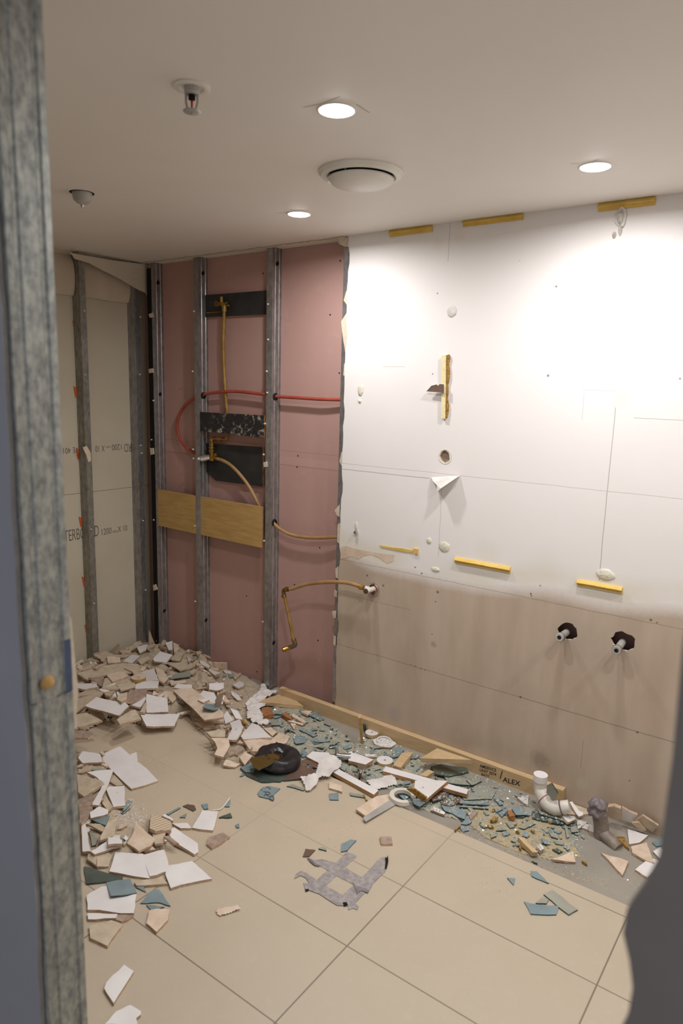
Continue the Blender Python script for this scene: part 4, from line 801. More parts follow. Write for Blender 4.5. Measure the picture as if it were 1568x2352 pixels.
# --- far corner heap, back to front
TR = '''G F 850,540 1090,528 1200,600 1120,640 900,620|pale dusty glass sheet below the timber writing
G F 1000,700 1200,640 1330,690 1290,765 1040,775|pale dusty glass sheet right of the long white strip
T A 60,400 220,315 235,330 180,375|tan slab wedge at the far left rim of the heap
T A 275,300 320,262 332,270 300,312|narrow tan sliver at the foot of the crossing stud
T A 410,250 560,245 510,272 420,268|flat tan strip at the back of the heap
T A 440,210 540,205 552,225 470,238|pale tan strip behind the flat one by the beige board
T A 530,190 600,135 665,145 590,190 545,215|long tan wedge leaning against the far left stud
T A 690,180 760,145 775,160 705,205|tan splinter just under the corner stud
N A 800,160 870,180 882,205 810,182|brown splinter under the corner stud
T A 860,115 945,110 880,132|thin tan splinter topping the heap
W A 605,180 700,155 690,205 630,235|white five sided shard at the top of the heap
T A 880,330 1000,318 1105,325 1110,360 990,392|broad tan mass beside the greenish slab
T A 1020,190 1060,150 1125,140 1120,225 1050,225|pale tan clump behind the left steel stud
W A 860,140 925,125 925,205 890,207|white wedge near the top of the heap
P A 930,140 980,160 985,200 940,235|cream pink wedge right of the white one at the heap top
T A 915,290 960,215 1030,235 985,308|tan square shard right of the large top white one
W A 750,285 815,220 925,250 870,320 760,308|large white shard with clipped corner near the heap top
T A 610,300 700,265 722,290 640,337|tan block left of the large top white shard
W A 480,310 555,250 637,260 590,300 565,327|white shard left of the tan block at the back
C A 335,265 450,270 457,318 345,325|pale marbled shard behind the broad tan slab
T A 210,360 320,320 332,335 240,372|tan strip at the foot of the crossing stud
W A 1050,265 1100,290 1070,312|tiny white wedge behind the greenish slab
W A 1165,300 1210,310 1262,350 1255,370 1180,330|curved white shard at the foot of the left steel stud
C A 1240,275 1285,300 1287,345 1250,330|cream block at the foot of the left steel stud
P A 1260,345 1330,350 1342,388 1265,390|peach block in front of the pink board
W A 1380,390 1450,400 1457,425 1400,412|small white chip by the blue one under the pink board
B A 1425,430 1475,420 1477,450 1440,457|small blue mirror piece under the pink board
T A 1475,450 1535,410 1542,425 1490,472|tan splinter under the pink board
W A 1255,510 1385,500 1387,552 1330,572 1255,562|white hexagonal shard alone on the sand
W A 1465,520 1530,485 1566,503 1568,530 1515,550|white shard with ragged rim right of the hexagonal one
T A 65,420 320,345 480,325 620,335 640,400 300,440 165,480|longest broad tan slab across the heap
T A 490,370 560,355 620,370 667,450 590,452 560,400|curved tan shard at the right end of the broad slab
P A 770,360 830,375 892,460 850,505 805,480|peach shard left of the greenish slab
G A 905,470 930,430 1085,385 1087,445|greenish grey slab in the right of the heap
N A 170,455 312,450 290,537|brown triangle in the left of the heap
T A 315,460 590,450 600,480 440,555 290,555|wide tan slab under the round yellow disc
C A 330,425 470,395 532,440 385,492|marbled cream shard with brown face mid heap
W A 640,405 760,375 802,480 670,492|pale square shard right of the round yellow disc
T A 425,520 580,500 600,547 460,572|tan oblong in front of the round yellow disc
W A 590,520 670,490 802,485 795,552 590,557|flat white strip in front of the round yellow disc
W A 40,510 240,508 252,540 140,562 40,545|flat white strip at the left rim of the heap
P A 900,490 1040,480 1052,500 910,517|peach bar in front of the greenish slab
T A 0,625 190,565 300,582 260,630 140,700 40,772|big tan slab beside the jamb stud
T A 300,575 422,565 360,622 320,612|tan wedge behind the long white slab
C A 425,650 440,610 520,585 512,650 465,672|cream shard behind the right tip of the long white slab
W A 535,700 680,610 687,650 640,722|white wedge left of the square white shard
N A 470,672 530,592 580,565 700,560 682,612 560,677|brown backed shard with nibbled edge mid heap
W A 935,545 970,510 1100,520 1102,550 1060,562|pale shard behind the long peach slab
T A 370,832 400,800 432,832 405,862|small cream lump before the long white slab
T A 425,832 500,780 560,750 590,745 642,822 450,872|tan shard with white splash at the front of the heap
W A 135,710 240,630 500,680 532,710 450,795 430,795|long white slab at the front left of the heap
T A 632,762 680,680 692,690 682,772|narrow tan wedge left of the square white shard
W A 690,602 882,640 887,765 690,772|square white shard at the front of the heap
W A 630,780 992,782 942,892 690,892|white trapezoid shard at the very front of the heap
T A 45,790 150,770 292,842 90,905 45,890|tan shard on the floor beside the jamb stud
N A 40,932 190,935 217,965 160,1000 45,1000|brown shard lowest beside the jamb stud before the bare floor
T A 885,620 915,600 962,640 925,682 890,640|tan wedge under the long peach slab
W A 925,672 965,625 1032,687|white triangle under the left edge of the long peach slab
W A 960,777 1070,750 1097,760 1010,787|white strip right of the trapezoid shard
T A 1200,905 1330,890 1337,910 1210,917|thin tan strip at the base of the small stack
P A 1125,857 1200,850 1302,872 1300,890 1180,892|peach strip in the middle of the small stack
P A 1125,820 1387,820 1390,850 1200,862|peach strip on top of the small stack
W A 1170,610 1200,570 1300,590 1322,640 1310,690 1230,682|white shard lying on the long peach slab
P A 930,570 1100,545 1382,770 1380,812 1210,837|long peach slab sloping across the middle
W A 1150,657 1250,640 1257,655 1205,682|small white chip on the long peach slab
B A 1197,722 1225,685 1372,710 1372,735 1300,752|blue grey mirror piece on the long peach slab
T A 1230,950 1340,920 1402,940 1395,992 1280,992|tan shard left of the two white strips
T A 1320,880 1400,868 1370,922|tan wedge between the stack and the white strips
W A 1385,792 1420,755 1472,840 1400,872|white sliver at the head of the middle trail
P A 1270,1000 1430,1003 1442,1070 1380,1172 1300,1147 1330,1090 1310,1040|notched peach shard at the left rim of the middle trail
W A 1410,1017 1460,915 1442,862 1530,830 1562,900 1545,952 1500,1015|tall white shard in the middle trail
P B 245,655 290,600 322,657|small peach triangle under the large white shard
N B 180,762 200,700 312,710 260,745|brown backed shard at the left rim of the middle trail
P B 275,780 322,740 392,765 322,852|peach wedge left of the black coil
C B 125,850 150,800 285,840 235,872|cream shard lowest at the left rim of the middle trail
C B 490,520 560,510 612,552 570,590|cream strip beside the crumpled paper
P B 565,620 630,560 727,590 700,650 660,667|peach shard with brown face above the black coil
P B 310,632 450,600 530,580 602,620 600,650 470,730 380,727|large cream slab with white blotch behind the black coil
W B 285,592 385,470 440,490 567,602 430,612 310,622|large white triangular shard above the black coil
Y B 285,450 305,445 350,480 340,500|yellow splinter above the large white triangular shard
G B 555,452 570,440 640,433 665,460 640,492 560,492|rounded grey glass plate beside the crumpled paper
O B 460,395 475,340 540,325 580,392 495,412|orange wood lump under the wooden triangle
O B 655,385 700,375 747,430 740,442 665,402|orange wood sliver right of the orange lump
P B 825,370 870,360 927,365 892,402|peach shard left of the blue wedge by the timber
B B 890,400 950,365 1037,435 1000,452|blue grey wedge close to the timber
B B 810,532 840,520 977,580 940,597|long blue strip in the glass rubble
C B 740,395 760,390 872,460 860,475 750,417|narrow white strip right of the orange sliver
C B 705,452 740,445 852,480 840,492|thin white sliver below the narrow strip
C B 730,475 782,480 765,532|small cream triangle in the glass rubble
B B 755,600 800,580 885,600 860,650 780,660|round blue piece in the glass rubble
B B 960,640 1000,625 1095,620 1090,635 1000,645|slim blue sliver left of the upright stake
B B 1070,690 1140,675 1140,692 1085,700|slim blue sliver below the upright stake
D B 280,880 360,850 440,875 760,860 750,925 640,1000 470,1003 340,945|large dark green glass sheet under the black coil
B B 275,955 300,920 322,935 300,952|tiny blue triangle left of the dark glass sheet
B B 280,872 360,838 425,868 400,920 330,915|blue mirror piece at the left tip of the dark sheet
m B 662,990 830,810 870,800 987,845 960,920 840,968|pinkish reflecting mirror wedge under the white paper
G B 700,1040 750,1020 860,1070 845,1080|small clear glass sliver in front of the white paper
B B 435,1105 480,1050 545,1040 640,1062 590,1110 577,1167 450,1132|blue mirror piece with black handwriting on the floor
B B 1080,1110 1165,1100 1167,1165 1085,1162|small blue square alone on the floor below the boards
P B 1080,1002 1197,1035 1197,1095 1080,1057|peach block on the floor below the white paper
G B 1265,1095 1390,1120 1402,1145 1270,1122|clear glass bar on the floor below the board strip
W F 150,357 250,365 255,385 150,380|small white chip near the upper white board piece
B F 400,302 470,295 502,320 450,382 400,392|blue piece between the ringed plate and the wood block
B F 560,400 600,365 640,375 610,400|small blue piece right of the wood block
D F 740,470 830,450 1060,482 1082,520 900,562 780,540|large dark glass sheet under the tan triangle
K F 640,552 720,497 772,520 700,562|small wooden wedge under the tan triangle
m F 740,760 800,690 915,700 880,760 760,785|brown reflecting glass under the long white strip
B F 570,770 640,755 700,790 640,835 590,810|blue piece below the broken white triangle
W F 740,862 770,830 872,885 860,905|small peach edged block on the floor edge
B F 1000,790 1020,782 1225,800 1220,815 1000,802|long blue strip on the yellow grit
G F 1000,835 1010,825 1260,845 1262,852|long greenish strip below the long blue one
m F 830,812 870,760 1000,745 1002,790 930,832|brown glass piece above the large blue one
N F 1065,882 1170,870 1102,947|brown rounded piece right of the large blue one
B F 835,822 1070,870 1045,947 870,872|largest blue mirror piece at the floor edge
B F 1012,990 1075,910 1112,970 1060,997|blue piece just below the largest blue one
B F 1300,765 1320,755 1390,815 1370,825|blue strip right of the long blue strip
B F 1320,872 1420,825 1415,845 1330,885|slanted blue strip on the yellow grit
O F 1430,870 1460,862 1500,910 1450,925|orange wood scrap left of the blue block
B F 1470,862 1568,822 1568,905 1490,897|blue block left of the drain elbow
G F 1085,590 1060,592 1110,640 1130,632|small green strip near the timber writing
B F 440,722 480,695 562,730 510,777|blue piece inside the white C ring
N F 280,1105 385,1103 398,1168 295,1170|brown square tile alone on the beige floor
P F 70,855 250,740 372,720 392,770 150,917|peach slab under the grey plastic strip
Y F 955,1042 1000,1005 1008,1010 962,1048|thin yellow splinter at the floor edge
B F 1000,1020 1080,1010 1085,1045 1030,1062|dark blue chip at the floor edge
B G 305,442 365,425 440,490 335,487|blue piece just left of the glass slab stack
B G 175,362 195,358 240,410 215,415|slim blue strip left of the white peach wedge
W G 345,355 430,340 425,420 370,380|white peach wedge left of the drain elbow
G G 350,580 460,540 480,550 400,590|brown glass piece on the yellow grit
D G 455,510 460,460 500,452 755,545 755,572|long green glass slab under the drain elbow
G G 500,452 690,510 760,545 700,540 510,475|pale upper glass strip on the long green slab
T G 690,392 800,380 872,430 872,480 720,482|rough tan tile lump against the drain pipe
W G 665,482 770,500 775,520 720,542|white wedge under the drain pipe
W G 785,522 865,540 792,592|peach triangle under the grey wrapped pipe
W G 820,580 850,550 877,560 867,598|tiny white wedge beside the peach triangle
W G 880,555 985,627 975,647 870,600|white spear shaped shard before the grey wrapped pipe
W G 695,345 715,335 757,370 740,380 700,372|small white bar behind the drain pipe
G G 690,565 712,560 730,650 712,655|narrow grey sliver standing out of the grit
B G 1340,690 1430,650 1435,710 1370,720|blue green piece behind the white shards at the right
Y G 1060,647 1137,650 1172,740|yellow wood triangle right of the wrapped pipe
W G 1345,755 1400,725 1432,760 1425,800 1405,820|rounded white shard at the far right
W G 1215,892 1290,830 1350,810 1412,832 1305,947|white square shard lowest at the right
P G 1185,720 1300,690 1325,760 1357,842 1280,815 1195,767|cream shard with white rim at the right
W G 1160,592 1312,637 1250,690 1170,705|white triangle topmost at the right
P G 963,765 1165,830 1122,932|tan triangle alone on the bare screed
P G 600,815 755,755 777,835|peach triangle at the edge of the yellow grit
K G 352,650 395,655 497,762 460,765|yellow wood stick on the grit
W G 490,720 520,700 545,735 517,750|small white lump beside the wood stick
Y G 820,825 855,830 860,850|tiny yellow splinter by the peach triangle
B G 445,900 490,903 540,950 577,992 450,937|blue wedge alone on the beige floor tiles
B G 270,950 330,955 318,1003|small blue triangle alone on the beige floor tiles
D G 450,825 495,840 495,848 455,832|tiny dark glass splinter on the floor tiles
B G 395,1125 440,1140 520,1150 652,1160 632,1222 445,1217|blue boat shaped mirror piece on the floor tiles
G G 540,1072 605,1040 792,1185 725,1222|pale green glass strip on the floor tiles
G G 480,1137 530,1095 577,1110 560,1140|brownish glass scrap above the boat shaped piece
W C 545,165 600,145 612,232 580,250|white corner peeping behind the large white slab
B C 285,140 345,135 320,165 290,165|blue scrap behind the large white slab
T C 65,332 120,290 202,262 180,312 90,335|tan shard at the top of the left pile
G C 190,300 335,295 330,308 200,310|grey glass sliver under the large white slab
T C 360,412 400,350 482,440 420,450|tan wedge under the large white slab
N C 85,570 205,520 200,690 105,790 90,780|flat brown panel beside the jamb stud
T C 290,605 330,540 392,640 345,672|tan shard left of the cut white shard
W C 155,327 395,303 265,627 200,620 300,430 240,370|long white triangle in the left pile
T C 65,345 150,360 290,405 312,430 130,547 75,505|marbled tan slab beside the jamb stud
W C 330,482 350,455 490,450 502,625 395,642|cut white shard below the large white slab
W C 75,200 115,135 275,165 292,235 120,247|white shard at the top left of the left pile
W C 265,185 455,93 797,405 555,477|large white oblong slab in the left pile
B C 460,692 540,640 545,655 480,702|blue strip in the plaster crumbs
B C 495,610 525,575 560,590 515,655 480,680|blue piece in the plaster crumbs
W C 180,692 265,635 347,665 345,702 190,742|white shard behind the blue piece in the left pile
T C 160,792 342,800 330,852 290,862|tan slab under the blue piece in the left pile
B C 200,757 240,710 357,720 325,805|dark blue piece in the left pile
T C 275,905 345,780 440,720 402,900 275,942|tan plank right of the dark blue piece
G C 180,852 252,935 235,982 200,992|dirty glass lump in the left pile
W C 105,812 140,785 192,1040 115,1042|tall white strip beside the jamb stud
T C 165,1060 245,1078 235,1165 160,1110|cream block between the jamb stud and the dark glass
T C 245,1080 350,1050 380,1080 350,1176 245,1176|dusty tan shard behind the paired white slabs
B C 430,915 497,925 480,967|blue tip behind the small white square
W C 190,1042 330,952 470,935 472,985 225,1067|white bar in the lower left pile
W C 345,915 450,915 477,970 345,977|small white square on the white bar
T C 740,860 867,855 842,965 765,972|peach shard under the ribbed one
P C 515,967 560,900 600,780 672,850 772,930 730,992 622,1037|hexagonal peach shard in the left pile
R C 720,832 730,695 912,770 917,850 770,857|ribbed tile back with fine grooves
W C 830,717 860,703 932,750 925,767|tiny white wedge behind the ribbed shard
W C 920,787 1060,785 1097,830 1000,832|white shard right of the ribbed one
W C 1100,827 1195,668 1337,680 1290,852|bright white shard right of the left pile
N C 845,905 890,900 985,970 940,970|dark underside piece left of the rounded white shard
W C 880,880 900,850 942,823 1152,968 1157,1048 1122,1067 950,962|rounded white oblong shard on the floor
N C 1230,972 1250,910 1380,868 1442,910 1342,982 1280,1012|brown backed leaf shaped shard on the floor
B C 865,702 990,640 997,650 890,712|slim blue strip right of the plaster crumbs
m C 1018,632 1060,615 1122,625 1137,660 1112,677|mirror scrap with white streaks on the floor
B C 1185,617 1242,610 1247,655 1210,662|small blue piece above the bright white shard
B C 1395,637 1435,570 1447,580 1440,637|blue wedge at the end of the curled strip
B C 990,732 1052,698 1040,735|small blue triangle above the bright white shard
D C 1340,735 1447,693 1462,730|dark mirror scrap right of the bright white shard
B C 1490,802 1525,788 1527,825 1500,827|tiny blue oval on the floor
D D 130,152 240,185 480,250 475,277 150,312|dark green glass blade beside the jamb stud
T D 580,300 830,250 882,310 600,327|tan strip under the two lower white slabs
W D 357,202 410,27 662,42 727,243 718,264|white slab left of its overlapping twin
W D 655,55 850,5 907,195 720,245|white slab overlapping its left twin
W D 860,222 895,145 1100,108 1195,190 1277,267 910,352|white slab furthest right of the lower pile
W D 155,415 290,337 340,330 602,407 577,577 160,547|white slab under the large blue piece
B D 330,300 545,267 602,395 480,415 370,422|large blue piece on the lower white slab
B D 595,342 665,335 687,387|small blue tip right of the large blue piece
W D 160,577 432,585 427,622 165,632|white strip beside the jamb stud near the bottom
N D 428,592 577,595 532,632 470,652 415,637|grey brown scrap right of the white strip
T D 175,692 370,640 482,677 340,872 185,802|flat tan shard lowest in the lower pile
B D 690,502 852,520 800,535 730,547|lower layer of the ragged blue pair
B D 635,487 740,372 800,360 907,512 800,480|upper layer of the ragged blue pair
P D 690,667 715,552 800,535 900,547 882,642 782,747|rounded peach shard ending the grout line
W D 310,1252 330,1200 490,1040 577,1100 395,1387|white oblong shard near the bottom left
W D 315,1576 420,1460 545,1403 642,1460 640,1490 598,1520 612,1576|white shard cut by the bottom edge of the photo
m E 530,655 555,585 642,597 590,652|pinkish mirror piece above the tape patch
B E 875,612 880,540 960,500 1010,510 930,600|blue piece touching the top of the tape patch
G E 672,582 700,565 742,580 742,603|tiny clear glass piece above the tape patch'''
for ln in TR.split('\n'):
    a, lab = ln.split('|'); f = a.split(); slab(f[0], f[1], [tuple(map(float, p.split(','))) for p in f[2:]], lab)
# --- shards standing or leaning
c_ = cells([(float(aty(640, 1588, 2.47)[0]), 2.47), (float(aty(1293, 1812, 2.47)[0]), 2.47), (float(aty(1293, 1812, 2.47)[0]), 2.5), (float(aty(640, 1588, 2.47)[0]), 2.5)]); HF[c_[2]:c_[3], c_[0]:c_[1]][c_[6]] = 0.05
def upright(kind, reg, pts, label, base, zb=None, th=None, turn=0.0, name=None, cat=None, mat=None):
    bx, by = px_of(reg, [base])[0]; q = atz(bx, by, 0.02)
    for _ in range(3):
        i = min(GNX-1, max(0, int((q[0]-GX0)/GC))); j = min(GNY-1, max(0, int((q[1]-GY0)/GC))); q = atz(bx, by, HF[j, i] if zb is None else zb)
    d = _ray(bx, by); n = np.array([d[0], d[1], 0])/math.hypot(d[0], d[1]); c, s_ = math.cos(turn), math.sin(turn); n = np.array([n[0]*c-n[1]*s_, n[0]*s_+n[1]*c, 0.35]); n /= np.linalg.norm(n); th = th or KIND[kind][2]; P = []
    for px, py in px_of(reg, pts): r_ = _ray(px, py); o = np.array([0, 0, CAMH]); t_ = ((q-o)@n)/(r_@n); P.append(o+r_*t_)
    mb = MB(); mb.prism(P, [p+n*th for p in P]); nm, ct = NAMES[kind]
    return tag(mb.build(name or nm, [mat or M[KIND[kind][0]], M[KIND[kind][1]]]), label, cat or ct)
upright('C', 'A', [(713, 33), (728, 60), (760, 142), (712, 152)], 'pale pointed shard standing upright at the corner stud', (735, 150))
upright('T', 'A', [(320, 242), (370, 165), (395, 165), (350, 240)], 'tan shard propped up beside the crossing stud', (335, 242))
upright('T', 'A', [(335, 252), (440, 155), (450, 168), (450, 180), (380, 248)], 'long tan sliver leaning beside the crossing stud', (360, 250))
upright('C', 'A', [(1100, 62), (1125, 70), (1118, 222), (1108, 160)], 'yellowish sliver standing against the left steel stud', (1112, 222))
upright('C', 'A', [(1290, 325), (1418, 328), (1418, 385), (1335, 382)], 'rectangular cream slab propped against the pink board', (1370, 386))
upright('N', 'A', [(1315, 718), (1313, 670), (1350, 602), (1375, 590), (1382, 620), (1367, 688)], 'rounded brown shard standing on the blue piece', (1325, 715), turn=.3)
upright('N', 'B', [(145, 590), (150, 550), (165, 528), (180, 540), (165, 585), (150, 600)], 'small brown shard standing in the middle trail', (150, 600))
upright('T', 'G', [(1190, 550), (1240, 545), (1295, 605), (1260, 607)], 'tan sliver below the leaning tan tile', (1270, 607), zb=.004)
upright('T', 'G', [(1220, 530), (1270, 495), (1387, 570), (1342, 615)], 'tan tile leaning against the wall at the right', (1340, 612), zb=.006)
upright('P', 'G', [(1015, 430), (1060, 425), (1110, 445), (1112, 525), (1060, 518), (1010, 497)], 'cream block against the wall right of the wrapped pipe', (1060, 520), zb=.02, th=.014)
upright('W', 'G', [(1120, 435), (1170, 465), (1232, 490), (1187, 547), (1115, 522)], 'white shard against the wall right of the cream block', (1185, 545), zb=.015)
# --- timber along the wall
xa = float(aty(640, 1588, 2.47)[0]); xb = float(aty(1293, 1812, 2.47)[0]); mb = MB(); ZT = 0.050
seg = 30; top = []
mb.box((xa, 2.47, -0.012), (xb, 2.499, ZT)); tim = tag(mb.build('timber_plate', M['timber']), 'long pale timber batten at the foot of the brown wall', 'timber')
RY = Matrix(((1, 0, 0, 0), (0, 0, -1, 0), (0, 1, 0, 0), (0, 0, 0, 1)))
def write_y(txt, p0, p1, hpx, Y):
    a = Vector(aty(*p0, Y)); b = Vector(aty(*p1, Y)); wd = b.x-a.x; hh = abs(aty(p0[0], p0[1]-hpx, Y)[2]-a.z)
    o = lettering(txt, (0, 0, 0), 1, Matrix.Identity(4), tim, M['inkb'], 'handwriting', xs=1, off=0.012); me = o.data
    xs = [v.co.x for v in me.vertices]; ys = [v.co.y for v in me.vertices]
    me.transform(Matrix.Translation((-min(xs), -min(ys), 0))); me.transform(Matrix.Diagonal((wd/(max(xs)-min(xs)), hh/(max(ys)-min(ys)), 1, 1)))
    me.transform(Matrix(((1, 0, 0, 0), (0, 0, 1, 0), (0, 1, 0, 0), (0, 0, 0, 1)))); sl = (b.z-a.z)/wd
    me.transform(Matrix(((1, 0, 0, 0), (0, 1, 0, 0), (sl, 0, 1, 0), (0, 0, 0, 1)))); me.transform(Matrix.Translation(a))
TY = 2.4694
write_y('AMBIENCE', (1101, 1762), (1139, 1773), 7, TY); write_y('UNIT 2074', (1101, 1771), (1139, 1783), 7, TY); write_y('BATT', (1105, 1781), (1123, 1787), 6, TY)
write_y('/', (1147, 1788), (1153, 1790), 20, TY); write_y('ALEX', (1154, 1795), (1194, 1806), 11, TY)
upright('K', 'F', [(88, 38), (118, 32), (133, 262), (112, 270)], 'broken wooden stake standing against the timber', (122, 268), th=.02, mat=M['timberx'])
upright('D', 'F', [(128, 95), (155, 100), (165, 145), (150, 165), (135, 150)], 'dark glass scrap behind the broken stake', (148, 166))
upright('G', 'G', [(565, 272), (598, 255), (645, 330), (612, 388), (560, 325)], 'curved grey green glass piece behind the drain pipe', (612, 390), turn=-.4)
# --- bigger loose things
slab('K', 'B', [(440, 278), (685, 195), (848, 320)], 'wooden triangle offcut near the stud foot', .018, amp=.0, flat=True)
slab('K', 'F', [(400, 462), (480, 348), (582, 345), (470, 482)], 'yellow wood block right of the round discs', .018, amp=.0, flat=True)
slab('V', 'F', [(0, 340), (60, 352), (225, 410), (155, 455), (0, 418)], 'upper white board piece behind the chrome stem', .014, amp=.0, flat=True, name='board_offcut')
slab('V', 'B', [(875, 775), (930, 728), (1075, 738), (1180, 895), (1525, 1078), (1482, 1118), (1140, 930), (1000, 838)], 'bent white board strip partly under the paper', .016, amp=.0, flat=True)
slab('V', 'F', [(306, 512), (335, 470), (1078, 678), (1065, 722)], 'long straight white board strip', .016, amp=.0, flat=True)
slab('V', 'F', [(590, 680), (598, 600), (780, 596), (896, 600), (708, 762)], 'broken white board triangle on the long strip', .016, amp=.0, flat=True)
upright('Y', 'F', [(525, 680), (545, 668), (600, 680), (715, 762), (690, 800)], 'fibrous broken yellow board edge below the white triangle', (690, 800), zb=.004, th=.006, name='board_offcut', cat='board offcut')
slab('K', 'F', [(645, 398), (798, 308), (1107, 412)], 'tan triangle offcut bridging onto the timber', .018, amp=.0, maxs=.25, pc=98)
slab('B', 'F', [(800, 300), (850, 266), (1037, 370), (1020, 387), (890, 350)], 'blue mirror piece lying on the tan triangle', .004, amp=.02)
slab('W', 'G', [(730, 392), (750, 388), (800, 455), (832, 470), (830, 490), (800, 500), (782, 480)], 'white bone shaped stick on the rough tan lump', .01, amp=.0)
slab('g', 'F', [(130, 932), (380, 768), (400, 760), (457, 790), (450, 800), (155, 967)], 'grey plastic strip poking out of the C ring', .004, amp=.0, name='plastic_strip', cat='plastic strip')
def hat(x, y, r=0.02):
    i = min(GNX-1, max(0, int((x-GX0)/GC))); j = min(GNY-1, max(0, int((y-GY0)/GC))); k = int(r/GC); return float(np.percentile(HF[max(0, j-k):j+k+1, max(0, i-k):i+k+1], 80))
def at_floor(px, py, r=.02):
    q = atz(px, py, 0.01)
    for _ in range(4): q = atz(px, py, hat(q[0], q[1], r))
    return Vector(q)
def disc(px, py, rad, th, label, mt, ms):
    c = at_floor(px, py, rad); mb = MB(); n = 32
    def ring(r, z): return [(c.x+r*math.cos(6.2832*k/n), c.y+r*math.sin(6.2832*k/n), c.z+z) for k in range(n)]
    vs = ring(rad, 0)+ring(rad, th)+ring(.0045, th)+ring(.0045, 0); fs = []; mi = []
    for k in range(n):
        l = (k+1) % n
        for a_, m_ in ((0, 1), (1, 0), (2, 1), (3, 1)): b_ = (a_+1) % 4; fs.append((a_*n+k, a_*n+l, b_*n+l, b_*n+k)); mi.append(m_)
    mb.add(vs, fs, mi); return tag(mb.build('round_disc', [M[mt], M[ms]]), label, 'round disc')
disc(160+620/3.92, 1440+480/3.92, .036, .018, 'round yellow edged disc in the far corner heap', 'peach', 'timberx')
disc(800+210/3.92, 1640+190/3.92, .030, .014, 'small white round disc beside the broken stake', 'white', 'timber')
disc(800+326/3.92, 1640+442/3.92, .034, .014, 'larger white round disc above the long white strip', 'white', 'timber')
slab('W', 'F', [(215, 228), (260, 212), (330, 205), (380, 225), (430, 262), (425, 275), (380, 298), (300, 292), (235, 270)], 'irregular white plate with a raised ring', .006)
c = at_floor(800+318/3.92, 1640+238/3.92); mb = MB(); mb.tube([c+Vector((.030*math.cos(a*.2618), .030*math.sin(a*.2618), .002)) for a in range(25)], .004, 8); o = mb.build('raised_ring', M['paper'], bpy.data.objects[[ob.name for ob in COL.objects if ob.get('label') == 'irregular white plate with a raised ring'][0]], True)
# white C ring
ctr = at_floor(800+488/3.92, 1640+728/3.92, .02); n = 26; mb = MB(); vs = []
a0, a1 = math.radians(35), math.radians(330)
def ring_pt(px, py, z): return Vector(atz(px, py, z))
zr = ctr.z+.02; c3 = ring_pt(800+488/3.92, 1640+728/3.92, zr)
for i in range(n):
    a = a0+(a1-a0)*i/(n-1)
    for rr_, dz in ((.050, 0), (.050, -.014), (.033, -.014), (.033, 0)): vs.append((c3.x+rr_*math.cos(a), c3.y+rr_*math.sin(a), zr+dz))
fs = [(i*4+k, i*4+(k+1) % 4, (i+1)*4+(k+1) % 4, (i+1)*4+k) for i in range(n-1) for k in range(4)]+[(3, 2, 1, 0), tuple((n-1)*4+k for k in range(4))]
mb.add(vs, fs); tag(mb.build('plastic_ring', M['plastic']), 'white plastic C shaped ring at the floor edge', 'plastic ring')
# curled white strip and nail
pts = px_of('C', [(1278, 672), (1330, 668), (1370, 650), (1400, 615), (1425, 580), (1442, 558)]); P = [Vector(atz(a, b, .004)) for a, b in pts]; mb = MB(); mb.tube(smooth_path(P, 6), .0032, 8); tag(mb.build('curled_strip', M['plastic'], None, True), 'thin curled white plastic strip above the bright white shard', 'plastic strip')
mb = MB(); a = Vector(atz(800+138/3.92, 1640+722/3.92, .012)); b = Vector(atz(800+162/3.92, 1640+778/3.92, .004)); mb.tube([a, b], .0018, 8); mb.tube([b, b+(b-a).normalized()*.002], .0042, 10); tag(mb.build('nail', M['brassd'], None, True, True), 'single nail beside the bent white board strip', 'nail')
# black coil with mirror shard
cc = at_floor(635, 1752, .03); cz = cc.z
r = thing('film_roll', cc, 'black roll of crumpled plastic film with a mirror shard on it', 'film roll')
mb = MB(); n1, n2 = 72, 22; vs = []; rr = random.Random(5); cen = Vector(atz(638, 1740, cz+.035)); R0, R1 = .056, .038
ph = [rr.uniform(0, 6.28) for _ in range(8)]
for i in range(n1):
    a = 6.2832*i/n1
    for k in range(n2):
        b = 6.2832*k/n2; w_ = 1+.07*math.sin(5*b+2*a+ph[0])+.05*math.sin(9*b-3*a+ph[1])+.05*math.sin(7*a+ph[2])*math.sin(3*b+ph[3])+.03*rr.uniform(-1, 1)
        rad = R0+R1*math.cos(b)*w_; vs.append((cen.x+rad*math.cos(a)*1.05, cen.y+rad*math.sin(a)*.98, cz+.030+.030*math.sin(b)*w_))
fs = [(i*n2+k, ((i+1) % n1)*n2+k, ((i+1) % n1)*n2+(k+1) % n2, i*n2+(k+1) % n2) for i in range(n1) for k in range(n2)]
mb.add(vs, fs); mb.build('film_coil', M['rubber'], r, True)
mb = MB(); mb.lathe([(0, .035), (.03, .034), (.05, .030), (.05, .012), (0, .012)], (cen.x, cen.y, cz), (0, 0, 1), 28); mb.build('core', M['rubber'], r, True)
pl = (0.0, 0.12, cz+.068-0.12*cen.y)
P = [unproj_plane(a, b, pl, 0) for a, b in [(574, 1744), (578, 1740), (646, 1726), (649, 1737), (620, 1756), (594, 1768), (582, 1761)]]
P2 = [unproj_plane(a, b, pl, 0) for a, b in [(646, 1726), (668, 1722), (672, 1730), (649, 1737)]]
mb = MB(); mb.prism(P, [p-np.array([0, 0, .004]) for p in P]); tag(mb.build('mirror_shard', [M['mirror'], M['glassedge']]), 'yellow reflecting mirror shard resting on the black film roll', 'mirror shard')
P = [unproj_plane(a, b, pl, 0.004) for a, b in [(637, 1716), (643, 1718), (651, 1727), (647, 1729), (640, 1724)]]; mb = MB(); mb.prism(P, [p-np.array([0, 0, .003]) for p in P]); tag(mb.build('mirror_shard', [M['blue'], M['glassedge']]), 'tiny blue shard on top of the black film roll', 'mirror shard')
